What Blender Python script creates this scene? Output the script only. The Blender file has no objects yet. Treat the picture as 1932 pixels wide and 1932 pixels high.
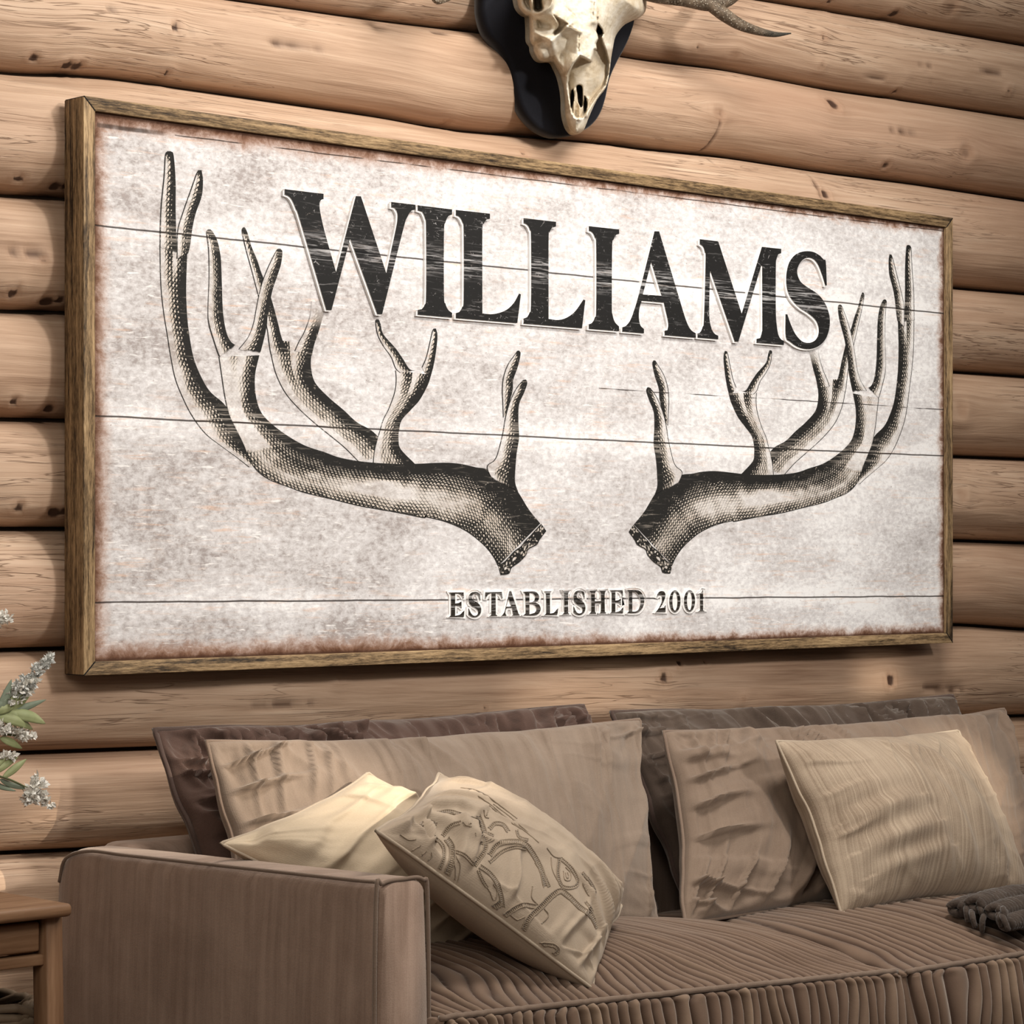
import bpy, bmesh, math, random
import numpy as np
from mathutils import Vector, Matrix
from mathutils.geometry import tessellate_polygon

random.seed(7)
rng = np.random.default_rng(7)
SC = bpy.context.scene
COL = SC.collection

# ------------------------------------------------------------------ camera geometry
F = 5000.0                  # focal length in pixels of a 1932 px wide frame
CX, HZ = 966.0, 1043.0      # principal column, horizon row
CAMZ = 1.03
TH = math.atan2(5000.0, 5320.0)
FX, FY = math.sin(TH), math.cos(TH)       # forward; the log wall runs along +X, +Y goes into the wall
RX, RY = FY, -FX                           # right

def ray(px, py):
    r = (px - CX) / F; s = (HZ - py) / F
    return FX + RX * r, FY + RY * r, s

def P(px, py, n):
    """world point on the plane Y = n seen at pixel"""
    x, y, s = ray(px, py); k = n / y
    return Vector((x * k, n, CAMZ + s * k))

def PX(px, py, u):
    x, y, s = ray(px, py); k = u / x
    return Vector((u, y * k, CAMZ + s * k))

def PZ(px, py, z):
    x, y, s = ray(px, py); k = (z - CAMZ) / s
    return Vector((x * k, y * k, z))

cam_d = bpy.data.cameras.new('camera')
cam_d.sensor_width = 36.0
cam_d.lens = F / 1932.0 * 36.0
cam_d.shift_y = (HZ - 966.0) / 1932.0
cam_d.clip_start = 0.05
cam = bpy.data.objects.new('camera', cam_d); COL.objects.link(cam)
cam.location = (0, 0, CAMZ)
cam.rotation_euler = (math.pi / 2, 0, -TH)
SC.camera = cam

# ------------------------------------------------------------------ noise
def _hash(ix, iy, seed):
    h = (ix.astype(np.int64) * 374761393 + iy.astype(np.int64) * 668265263 + seed * 1442695041) & 0xFFFFFFFF
    h = ((h ^ (h >> 13)) * 1274126177) & 0xFFFFFFFF
    h = h ^ (h >> 16)
    return (h & 0xFFFF) / 65535.0

def vn(x, y, seed=0):
    x = np.asarray(x, float); y = np.asarray(y, float)
    x, y = np.broadcast_arrays(x, y)
    ix = np.floor(x); iy = np.floor(y)
    fx = x - ix; fy = y - iy
    fx = fx * fx * fx * (fx * (fx * 6 - 15) + 10); fy = fy * fy * fy * (fy * (fy * 6 - 15) + 10)
    a = _hash(ix, iy, seed); b = _hash(ix + 1, iy, seed)
    c = _hash(ix, iy + 1, seed); d = _hash(ix + 1, iy + 1, seed)
    return ((a * (1 - fx) + b * fx) * (1 - fy) + (c * (1 - fx) + d * fx) * fy) * 2 - 1

def fbm(x, y, seed=0, o=4):
    s = 0; a = 1.0; t = 0
    for i in range(o):
        s = s + a * vn(np.asarray(x) * 2 ** i, np.asarray(y) * 2 ** i, seed + i * 17); t += a; a *= .5
    return s / t

# ------------------------------------------------------------------ mesh helpers
def tag(o, label=None, cat=None, group=None, kind=None):
    if label: o['label'] = label
    if cat: o['category'] = cat
    if group: o['group'] = group
    if kind: o['kind'] = kind
    return o

def empty(name, loc=(0, 0, 0), label=None, cat=None, group=None, kind=None):
    o = bpy.data.objects.new(name, None); COL.objects.link(o); o.location = loc
    o.empty_display_size = .05
    return tag(o, label, cat, group, kind)

def mk(name, verts, faces, mat, parent=None, smooth=True, attrs=None, mats=None, midx=None, org=None):
    """verts in world space; the object's origin is put at org (or the parent's origin)"""
    v = np.asarray(verts, float).reshape(-1, 3)
    off = np.zeros(3)
    if org is not None: off = np.asarray(org, float)
    elif parent is not None: off = np.asarray(PORG.get(parent.name, (0, 0, 0)), float)
    me = bpy.data.meshes.new(name)
    me.from_pydata([tuple(a) for a in (v - off)], [], [tuple(int(i) for i in f) for f in faces])
    if mats:
        for m in mats: me.materials.append(m)
        if midx is not None: me.polygons.foreach_set('material_index', np.asarray(midx, np.int32))
    else:
        me.materials.append(mat)
    if smooth: me.polygons.foreach_set('use_smooth', np.ones(len(me.polygons), bool))
    if attrs:
        for k, a in attrs.items():
            a = np.asarray(a, np.float32)
            if a.ndim == 2:
                at = me.attributes.new(k, 'FLOAT_VECTOR', 'POINT'); at.data.foreach_set('vector', a.ravel())
            else:
                at = me.attributes.new(k, 'FLOAT', 'POINT'); at.data.foreach_set('value', a)
    me.validate(); me.update()
    o = bpy.data.objects.new(name, me); COL.objects.link(o)
    o.location = off
    PORG[o.name] = tuple(off)
    if parent is not None:
        o.parent = parent
        po = np.asarray(PORG.get(parent.name, (0, 0, 0)), float)
        o.location = off - po
    return o
PORG = {}
_e = empty
def empty(name, loc=(0, 0, 0), *a, **k):
    o = _e(name, loc, *a, **k); PORG[o.name] = tuple(loc); return o

def recalc(o):
    bm = bmesh.new(); bm.from_mesh(o.data)
    bmesh.ops.recalc_face_normals(bm, faces=bm.faces); bm.to_mesh(o.data); bm.free(); return o

def grid(G, ci=False, cj=False):
    """G (m,n,3) -> verts, faces"""
    m, n = G.shape[:2]
    idx = np.arange(m * n).reshape(m, n)
    i2 = np.roll(idx, -1, 0); 
    a = idx if ci else idx[:-1]; b = i2 if ci else idx[1:]
    def jj(q): return (q, np.roll(q, -1, 1)) if cj else (q[:, :-1], q[:, 1:])
    a0, a1 = jj(a); b0, b1 = jj(b)
    f = np.stack([a0, a1, b1, b0], -1).reshape(-1, 4)
    return G.reshape(-1, 3), f.tolist()

class MB:
    """collects shapes into one mesh"""
    def __init__(s): s.v = []; s.f = []; s.n = 0
    def add(s, v, f):
        v = np.asarray(v, float).reshape(-1, 3)
        s.v.append(v); s.f += [[i + s.n for i in q] for q in f]; s.n += len(v); return s
    def box(s, x0, x1, y0, y1, z0, z1, bev=.003, seg=2):
        bm = bmesh.new(); bmesh.ops.create_cube(bm, size=1)
        for v in bm.verts:
            v.co = Vector((x0 + (v.co.x + .5) * (x1 - x0), y0 + (v.co.y + .5) * (y1 - y0), z0 + (v.co.z + .5) * (z1 - z0)))
        if bev > 0: bmesh.ops.bevel(bm, geom=bm.edges[:], offset=bev, segments=seg, affect='EDGES', profile=.5)
        bm.verts.index_update()
        s.add([tuple(v.co) for v in bm.verts], [[v.index for v in f.verts] for f in bm.faces]); bm.free(); return s
    def hexa(s, c8, bev=.003, seg=2):
        """c8: 8 corners, bottom loop then top loop"""
        bm = bmesh.new(); vs = [bm.verts.new(c) for c in c8]
        for q in ((3, 2, 1, 0), (4, 5, 6, 7), (0, 1, 5, 4), (1, 2, 6, 5), (2, 3, 7, 6), (3, 0, 4, 7)):
            bm.faces.new([vs[i] for i in q])
        if bev > 0: bmesh.ops.bevel(bm, geom=bm.edges[:], offset=bev, segments=seg, affect='EDGES', profile=.5)
        bm.verts.index_update()
        s.add([tuple(v.co) for v in bm.verts], [[v.index for v in f.verts] for f in bm.faces]); bm.free(); return s
    def tube(s, pts, rad, seg=10, sub=6, closed=False):
        v, f = tube(pts, rad, seg, sub, closed); return s.add(v, f)
    def build(s, name, mat, parent=None, **k):
        return mk(name, np.concatenate(s.v), s.f, mat, parent, **k)

def cr(pts, sub, closed=False):
    p = np.asarray([list(q) for q in pts], float); n = len(p)
    if n < 3 or sub <= 1:
        if sub <= 1: return p
        t = np.linspace(0, 1, sub + 1)[:, None]; return p[0] * (1 - t) + p[1] * t
    out = []
    for i in range(n if closed else n - 1):
        if closed: p0, p1, p2, p3 = p[(i - 1) % n], p[i], p[(i + 1) % n], p[(i + 2) % n]
        else:
            p1, p2 = p[i], p[i + 1]
            p0 = p[i - 1] if i > 0 else 2 * p1 - p2
            p3 = p[i + 2] if i + 2 < n else 2 * p2 - p1
        for k in range(sub):
            t = k / sub
            out.append(.5 * (2 * p1 + (p2 - p0) * t + (2 * p0 - 5 * p1 + 4 * p2 - p3) * t * t + (3 * p1 - p0 - 3 * p2 + p3) * t ** 3))
    if not closed: out.append(p[-1])
    return np.array(out)

def tube(pts, rad, seg=10, sub=6, closed=False):
    n0 = len(pts)
    C = cr(pts, sub, closed); n = len(C)
    if np.isscalar(rad): R = np.full(n, rad)
    else:
        R = np.interp(np.linspace(0, 1, n), np.linspace(0, 1, len(rad)), rad)
    T = np.roll(C, -1, 0) - np.roll(C, 1, 0)
    if not closed: T[0] = C[1] - C[0]; T[-1] = C[-1] - C[-2]
    T /= np.linalg.norm(T, axis=1)[:, None] + 1e-12
    up = np.array([0, 0, 1.0]) if abs(T[0][2]) < .9 else np.array([1.0, 0, 0])
    N = np.zeros_like(C); a = np.cross(T[0], up); N[0] = a / np.linalg.norm(a)
    for i in range(1, n):
        v = N[i - 1] - T[i] * np.dot(N[i - 1], T[i]); N[i] = v / (np.linalg.norm(v) + 1e-12)
    B = np.cross(T, N)
    th = np.linspace(0, 2 * math.pi, seg, endpoint=False)
    G = C[:, None] + R[:, None, None] * (np.cos(th)[None, :, None] * N[:, None] + np.sin(th)[None, :, None] * B[:, None])
    v, f = grid(G, ci=closed, cj=True)
    if not closed:
        f = f + [list(range(seg))] + [list(range((n - 1) * seg, n * seg))[::-1]]
    return v, f

def poly_solid(loops, mapf, d0, d1):
    """2-D loops (first outer, rest holes) -> front face at depth d0 and sides back to d1; mapf(x,y,d)"""
    tri = tessellate_polygon([[Vector((x, y, 0)) for x, y in l] for l in loops])
    flat = [q for l in loops for q in l]
    v0 = [mapf(x, y, d0) for x, y in flat]; v1 = [mapf(x, y, d1) for x, y in flat]
    n = len(flat)
    f = [list(t) for t in tri]; mi = [0] * len(f)
    k = 0
    V = v0 + v0 + v1
    for l in loops:
        for i in range(len(l)):
            a = k + i; b = k + (i + 1) % len(l)
            f.append([n + a, n + b, 2 * n + b, 2 * n + a]); mi.append(1)
        k += len(l)
    return V, f, mi

def smooth_loop(l, sub=5, corner=42):
    """spline-smooth a closed 2-D loop but keep its sharp corners"""
    n = len(l); p = [np.array(q, float) for q in l]
    cor = []
    for i in range(n):
        a = p[i] - p[i - 1]; b = p[(i + 1) % n] - p[i]
        ang = abs(math.degrees(math.atan2(a[0] * b[1] - a[1] * b[0], a @ b)))
        cor.append(ang > corner)
    if not any(cor): return [tuple(q) for q in cr(p, sub, True)]
    st = cor.index(True); out = []; run = [p[st]]
    for k in range(1, n + 1):
        i = (st + k) % n; run.append(p[i])
        if cor[i]:
            q = cr(run, sub) if len(run) > 2 else np.array(run)
            out += [tuple(w) for w in q[:-1]]; run = [p[i]]
    return out

# ------------------------------------------------------------------ material helpers
class NT:
    def __init__(s, name, rough=.7, spec=.3, sheen=0, sheen_rough=.4):
        s.m = bpy.data.materials.new(name); s.m.use_nodes = True
        s.t = s.m.node_tree; s.b = s.t.nodes['Principled BSDF']
        s.b.inputs['Roughness'].default_value = rough
        s.b.inputs['Specular IOR Level'].default_value = spec
        if sheen:
            s.b.inputs['Sheen Weight'].default_value = sheen
            s.b.inputs['Sheen Roughness'].default_value = sheen_rough
    def n(s, ty, **kw):
        nd = s.t.nodes.new(ty)
        for k, v in kw.items(): setattr(nd, k, v)
        return nd
    def set(s, sock, v):
        if isinstance(v, bpy.types.NodeSocket): s.t.links.new(v, sock)
        elif v is not None:
            if sock.type == 'RGBA' and len(v) == 3: v = (*v, 1)
            sock.default_value = v
    def attr(s, name, vec=False):
        a = s.n('ShaderNodeAttribute'); a.attribute_name = name
        return a.outputs['Vector' if vec else 'Fac']
    def obj(s): return s.n('ShaderNodeTexCoord').outputs['Object']
    def map(s, v, sc=(1, 1, 1), loc=(0, 0, 0)):
        m = s.n('ShaderNodeMapping'); s.set(m.inputs[0], v); m.inputs['Scale'].default_value = sc; m.inputs['Location'].default_value = loc
        return m.outputs[0]
    def noise(s, v, scale=1, detail=4, rough=.55, dist=0, sc=None, loc=(0, 0, 0)):
        if sc: v = s.map(v, sc, loc)
        t = s.n('ShaderNodeTexNoise'); s.set(t.inputs['Vector'], v)
        t.inputs['Scale'].default_value = scale; t.inputs['Detail'].default_value = detail
        t.inputs['Roughness'].default_value = rough; t.inputs['Distortion'].default_value = dist
        return t.outputs[0]
    def math(s, op, a, b=None, c=None, clamp=False):
        m = s.n('ShaderNodeMath', operation=op); m.use_clamp = clamp
        for i, v in enumerate((a, b, c)):
            if v is not None: s.set(m.inputs[i], v)
        return m.outputs[0]
    def rng(s, v, a, b, c=0., d=1., smooth=False):
        m = s.n('ShaderNodeMapRange'); m.interpolation_type = 'SMOOTHSTEP' if smooth else 'LINEAR'
        s.set(m.inputs['Value'], v)
        for k, q in (('From Min', a), ('From Max', b), ('To Min', c), ('To Max', d)): s.set(m.inputs[k], q)
        return m.outputs[0]
    def ramp(s, v, stops):
        r = s.n('ShaderNodeValToRGB'); s.set(r.inputs[0], v); e = r.color_ramp.elements
        while len(e) < len(stops): e.new(.5)
        for q, (p, c) in zip(e, stops): q.position = p; q.color = (*c, 1)
        return r.outputs[0]
    def mix(s, f, a, b, blend='MIX'):
        m = s.n('ShaderNodeMix', data_type='RGBA', blend_type=blend)
        s.set(m.inputs[0], f); s.set(m.inputs[6], a); s.set(m.inputs[7], b)
        return m.outputs[2]
    def sep(s, v):
        x = s.n('ShaderNodeSeparateXYZ'); s.set(x.inputs[0], v); return x.outputs
    def comb(s, x, y, z):
        c = s.n('ShaderNodeCombineXYZ')
        for i, v in enumerate((x, y, z)): s.set(c.inputs[i], v)
        return c.outputs[0]
    def bump(s, h, dist=.002, strength=1., nrm=None):
        b = s.n('ShaderNodeBump'); s.set(b.inputs['Height'], h); b.inputs['Distance'].default_value = dist; b.inputs['Strength'].default_value = strength
        if nrm is not None: s.set(b.inputs['Normal'], nrm)
        return b.outputs[0]
    def done(s, col, nrm=None, rough=None):
        s.set(s.b.inputs['Base Color'], col)
        if nrm is not None: s.set(s.b.inputs['Normal'], nrm)
        if rough is not None: s.set(s.b.inputs['Roughness'], rough)
        return s.m
# ================================================================== LOG WALL
WN = 3.42       # plane of the seams
def log_mat():
    t = NT('log_wood', rough=.62, spec=.25)
    v = t.attr('lc', True); k = t.attr('knot'); c = t.attr('crack')
    g1 = t.noise(v, 1, 6, .6, .6, sc=(2.2, 46, 1))
    g2 = t.noise(v, 1, 5, .6, .3, sc=(5, 190, 1))
    bl = t.noise(v, 1, 3, .5, .4, sc=(1.6, 7, 1))
    f = t.math('ADD', t.math('MULTIPLY', g1, .5), t.math('MULTIPLY', bl, .5))
    f = t.math('ADD', f, t.math('MULTIPLY', t.math('SUBTRACT', g2, .5), .35))
    col = t.ramp(f, [(.28, (.235, .14, .087)), (.42, (.39, .255, .168)), (.55, (.485, .332, .228)), (.72, (.60, .445, .322))])
    red = t.noise(v, 1, 2, .5, 0, sc=(1.1, 4, 1), loc=(4, 9, 2))
    col = t.mix(t.rng(red, .5, .72, 0, .4), col, (.43, .25, .165))
    ck = t.noise(v, 1, 3, .55, 1.2, sc=(2.6, 60, 1), loc=(7, 3, 5))
    ckm = t.math('MULTIPLY', t.rng(t.math('ABSOLUTE', t.math('SUBTRACT', ck, .5)), 0, .022, 1, 0), t.rng(bl, .5, .62, 0, .75))
    col = t.mix(ckm, col, (.12, .06, .032))
    col = t.mix(t.math('MULTIPLY', c, .85), col, (.07, .032, .018))
    ringm = t.math('MULTIPLY', t.rng(k, .05, .45, 0, .5, True), t.noise(v, 1, 3, .6, 0, sc=(60, 200, 1)))
    col = t.mix(ringm, col, (.25, .12, .06))
    col = t.mix(t.rng(k, .45, .8, 0, .93, True), col, (.035, .014, .008))
    h = t.math('ADD', t.math('MULTIPLY', g1, .7), t.math('MULTIPLY', g2, .3))
    h = t.math('SUBTRACT', h, t.math('MULTIPLY', ckm, .5))
    return t.done(col, t.bump(h, .006, .55))
M_LOG = log_mat()
M_LOGEND = NT('log_chinking', rough=.9)
M_LOGEND = M_LOGEND.done(M_LOGEND.mix(M_LOGEND.noise(M_LOGEND.obj(), 30), (.03, .018, .01), (.06, .038, .024)))

SEAMS = [  # image points of every seam between logs, top to bottom
    [(0, -215), (700, -115), (1412, 0), (1617, 34), (1768, 61), (1932, 89)],
    [(0, -58), (417, 0), (700, 40), (916, 66), (1200, 114), (1344, 131), (1541, 169), (1690, 190), (1932, 227)],
    [(0, 141), (181, 147), (400, 178), (700, 221), (830, 246), (1122, 271), (1200, 282), (1352, 297), (1541, 326), (1700, 346), (1932, 381)],
    [(0, 371), (120, 377), (1800, 545), (1932, 556)],
    [(0, 589), (120, 591), (1800, 703), (1932, 712)],
    [(0, 792), (120, 794), (1800, 862), (1932, 867)],
    [(0, 998), (120, 998), (1800, 1020), (1932, 1025)],
    [(0, 1226), (120, 1223), (1800, 1178), (1932, 1188)],
    [(0, 1421), (280, 1411), (1120, 1378), (1800, 1352), (1932, 1350)],
    [(0, 1607), (80, 1605), (900, 1560), (1932, 1503)],
]
KNOTS = [ # px, py, r px, darkness
    (68, 108, 9, 1), (129, 123, 10, 1), (148, 125, 10, 1), (318, 137, 6, .9), (333, 50, 8, .9), (35, 337, 9, 1), (100, 353, 12, 1),
    (120, 352, 9, 1), (26, 553, 10, 1), (89, 570, 13, 1), (114, 566, 9, 1), (85, 489, 6, .8), (25, 758, 8, 1), (92, 772, 12, 1),
    (35, 957, 9, 1), (100, 968, 13, 1), (118, 965, 8, 1), (12, 1190, 8, .5), (1358, 216, 13, .55), (1572, 197, 13, .9), (1679, 27, 9, 1), (1821, 290, 15, .6),
    (1790, 14, 20, .6), (1554, 70, 5, .9), (1550, 125, 5, .8), (1687, 173, 6, .9), (1382, 106, 11, .45), (1319, 88, 5, .8), (1672, 311, 9, .8),
    (1553, 367, 12, .85), (1905, 172, 4, .8), (1563, 3, 6, .9), (1253, 1277, 9, 1), (1281, 1251, 6, 1), (1679, 1284, 10, 1), (1401, 1320, 4, .7),
    (917, 1337, 4, .9), (1816, 774, 14, .4), (1812, 938, 14, .4), (840, 232, 8, .6), (985, 290, 7, .7), (1330, 1251, 3, .8), (640, 1281, 6, .4),
]
CRACKS = [(1359, 262, 2.2, 34), (1541, 350, 3, 20), (560, 85, 55, 1.3), (690, 122, 60, 1.2), (300, 30, 60, 1.2), (470, 48, 40, 1.2), (1640, 138, 50, 1.2), (1790, 160, 45, 1.2), (1700, 112, 60, 1.1), (1850, 130, 40, 1.2), (1640, 218, 38, 2), (1700, 248, 30, 1.6), (860, 62, 40, 1.1), (980, 140, 20, 1.5), (40, 432, 40, 1.3), (60, 480, 30, 1.5), (1870, 480, 40, 1.2), (1880, 640, 40, 1.2), (1450, 1290, 60, 1.1), (520, 1330, 50, 1.0), (1768, 1296, 34, 6), (1800, 1300, 14, 5), (345, 50, 22, 2.5), (1230, 275, 60, 1.5)]
ux = np.concatenate([np.linspace(.2, 1.75, 60), np.arange(1.76, 5.6, .0065), np.linspace(5.62, 7.2, 60)])
zs = []
for s in SEAMS:
    w = [P(px, py, WN) for px, py in s]
    xs = [q.x for q in w]; z = np.interp(ux, xs, [q.z for q in w])
    ker = np.hanning(25); ker /= ker.sum()
    z = np.convolve(np.pad(z, 12, mode='edge'), ker, 'valid')
    zs.append(z)
while zs[0].min() < 2.75: zs.insert(0, zs[0] + .185)
zs[0] = np.full_like(zs[0], max(2.9, zs[0].max()))
while zs[-1].max() > .2:
    zs.append(np.maximum(zs[-1] - .165, 0 * ux))
zs[-1] = np.zeros_like(ux)
def on_log(a, b):
    n_ = WN - .07
    for _ in range(3):
        q = P(a, b, n_); zl = [float(np.interp(q.x, ux, z_)) for z_ in zs]
        k_ = next((i for i in range(len(zl) - 1) if zl[i] >= q.z >= zl[i + 1]), None)
        if k_ is None: break
        h_ = (zl[k_] - zl[k_ + 1]) / 2; c_ = (q.z - zl[k_] + h_) / h_
        n_ = WN - min(h_ * .96, .083) * max(1 - c_ * c_, 0) ** .4
    return P(a, b, n_)
kw = [(on_log(a, b), r, d) for a, b, r, d in KNOTS]
cw = [(P(a, b, WN - .075), r1, r2) for a, b, r1, r2 in CRACKS]
wall = empty('wall_back', (3.7, WN, 0), kind='structure')
NR = 30
for i in range(len(zs) - 1):
    zt, zb = zs[i] - .003, zs[i + 1] + .003
    ph = np.linspace(0, math.pi, NR)
    U, PH = np.meshgrid(ux, ph, indexing='ij')
    c = np.sign(np.cos(PH)) * np.abs(np.cos(PH)) ** .92
    zz = (zt + zb)[:, None] / 2 + (zt - zb)[:, None] / 2 * c
    hh = (zt - zb)[:, None] / 2
    B = np.minimum(hh * .96, .083)
    B = B * (1 + .07 * vn(U * 1.3, PH * .4 + i * 9, 3))
    yy = WN - B * np.sin(PH) ** .8
    lump = .004 * fbm(U * 5, PH * 1.6 + i * 5, 11, 3) + .0016 * fbm(U * 3, PH * 14 + i * 5, 12, 3)
    yy -= lump * np.sin(PH)
    kn = np.zeros_like(U); cra = np.zeros_like(U); flow = np.zeros_like(U)
    for q, r, d in kw:
        if q.z > zt.max() + .05 or q.z < zb.min() - .05: continue
        px_m = math.hypot(q.x, q.y) / F * 1.0
        rr = r * px_m
        ztq, zbq = np.interp(q.x, ux, zt), np.interp(q.x, ux, zb)
        if not (zbq - .02 < q.z < ztq + .02): continue
        hq = (ztq - zbq) / 2; cq = np.clip((q.z - (ztq + zbq) / 2) / hq, -.999, .999)
        phq = math.acos(np.sign(cq) * abs(cq) ** (1 / .92))
        dx = (U - q.x); dz = (phq - PH) * hq * (.38 + .62 * math.sin(phq))
        foreshort = 1.3
        e = np.sqrt((dx / (rr * foreshort)) ** 2 + (dz / rr) ** 2)
        e = e * (1 + .25 * vn(np.arctan2(dz, dx) * 1.5, np.full_like(dx, r), 5))
        kn = np.maximum(kn, d * np.exp(-(e / 1.05) ** 3))
        kn = np.maximum(kn, d * .33 * np.exp(-((e - 1.7) / .35) ** 2))
        yy -= .006 * np.exp(-(e / 2.2) ** 2) - .009 * d * np.exp(-(e / .9) ** 4)
        flow += .9 * rr * np.exp(-(dx / (4 * rr)) ** 2) * np.tanh(dz / rr) * np.exp(-np.abs(dz) / (3 * rr))
    for q, r1, r2 in cw:
        px_m = math.hypot(q.x, q.y) / F
        e = np.sqrt(((U - q.x) / (r1 * px_m * 1.3)) ** 2 + ((zz - q.z) / (r2 * px_m)) ** 2)
        cra = np.maximum(cra, np.clip(1.3 - e + .8 * vn(U * 60, zz * 220, 4), 0, 1))
    yy += cra * .006
    arc = (math.pi - PH) * hh
    lc = np.stack([U + i * 3.71, arc - flow + i * 1.3, np.full_like(U, i * 2.17)], -1).reshape(-1, 3)
    G = np.stack([U, yy, zz], -1)
    v, f = grid(G)
    mk('log', v, f, M_LOG, wall, attrs={'lc': lc, 'knot': kn.ravel(), 'crack': cra.ravel()})
b = MB(); b.box(.2, 7.2, WN + .0, WN + .12, 0, zs[0].max(), 0)
b.build('backing', M_LOGEND, wall)

# floor of dark boards
t = NT('floor_boards', rough=.45, spec=.4)
ob = t.obj(); xyz = t.sep(ob)
bd = t.math('FRACT', t.math('DIVIDE', xyz[1], .14))
gap = t.math('LESS_THAN', bd, .03)
g = t.noise(ob, 1, 6, .6, .4, sc=(3, 45, 1)); row = t.math('FLOOR', t.math('DIVIDE', xyz[1], .14))
g = t.math('ADD', g, t.math('MULTIPLY', t.math('SINE', t.math('MULTIPLY', row, 12.9)), .08))
cf = t.ramp(g, [(.3, (.09, .05, .028)), (.7, (.2, .12, .07))])
M_FLOOR = t.done(t.mix(gap, cf, (.015, .01, .006)))
b = MB(); b.box(.2, 7.2, -2.6, WN + .1, -.05, 0, 0)
tag(b.build('floor', M_FLOOR, smooth=False), kind='structure')

# ================================================================== SIGN
SF, SB = 3.285, 3.336            # front and back of the frame
PN = SF + .007                   # face of the panel
c_tl, c_tr, c_br, c_bl = P(158, 180, SF), P(1798, 411, SF), P(1798, 1213, SF), P(158, 1275, SF)
sx0, sx1 = c_tl.x, c_tr.x
sz1 = (c_tl.z + c_tr.z) / 2; sz0 = (c_bl.z + c_br.z) / 2
SOX, SOZ = (sx0 + sx1) / 2, (sz0 + sz1) / 2
FW = .0205
sign = empty('framed_wood_sign', (SOX, SB, SOZ),
             'wide whitewashed plank sign with antler print in a brown wooden frame on the log wall', 'sign')
def S(px, py, n=None):
    q = P(px, py, PN if n is None else n); return q
def loc2(px, py):
    q = S(px, py); return q.x - SOX, q.z - SOZ
LINES = [((178, 425), (1000, 507), (1783, 592)), ((178, 785), (1060, 825), (1783, 861)), ((178, 1137), (1000, 1130), (1783, 1125)),
         ((330, 255), (1000, 335), (1783, 437)), ((1130, 733), (1440, 762), (1783, 773)), ((183, 236), (250, 245), (322, 254))]
hw_, hh_ = (sx1 - sx0) / 2 - FW, (sz1 - sz0) / 2 - FW

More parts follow.
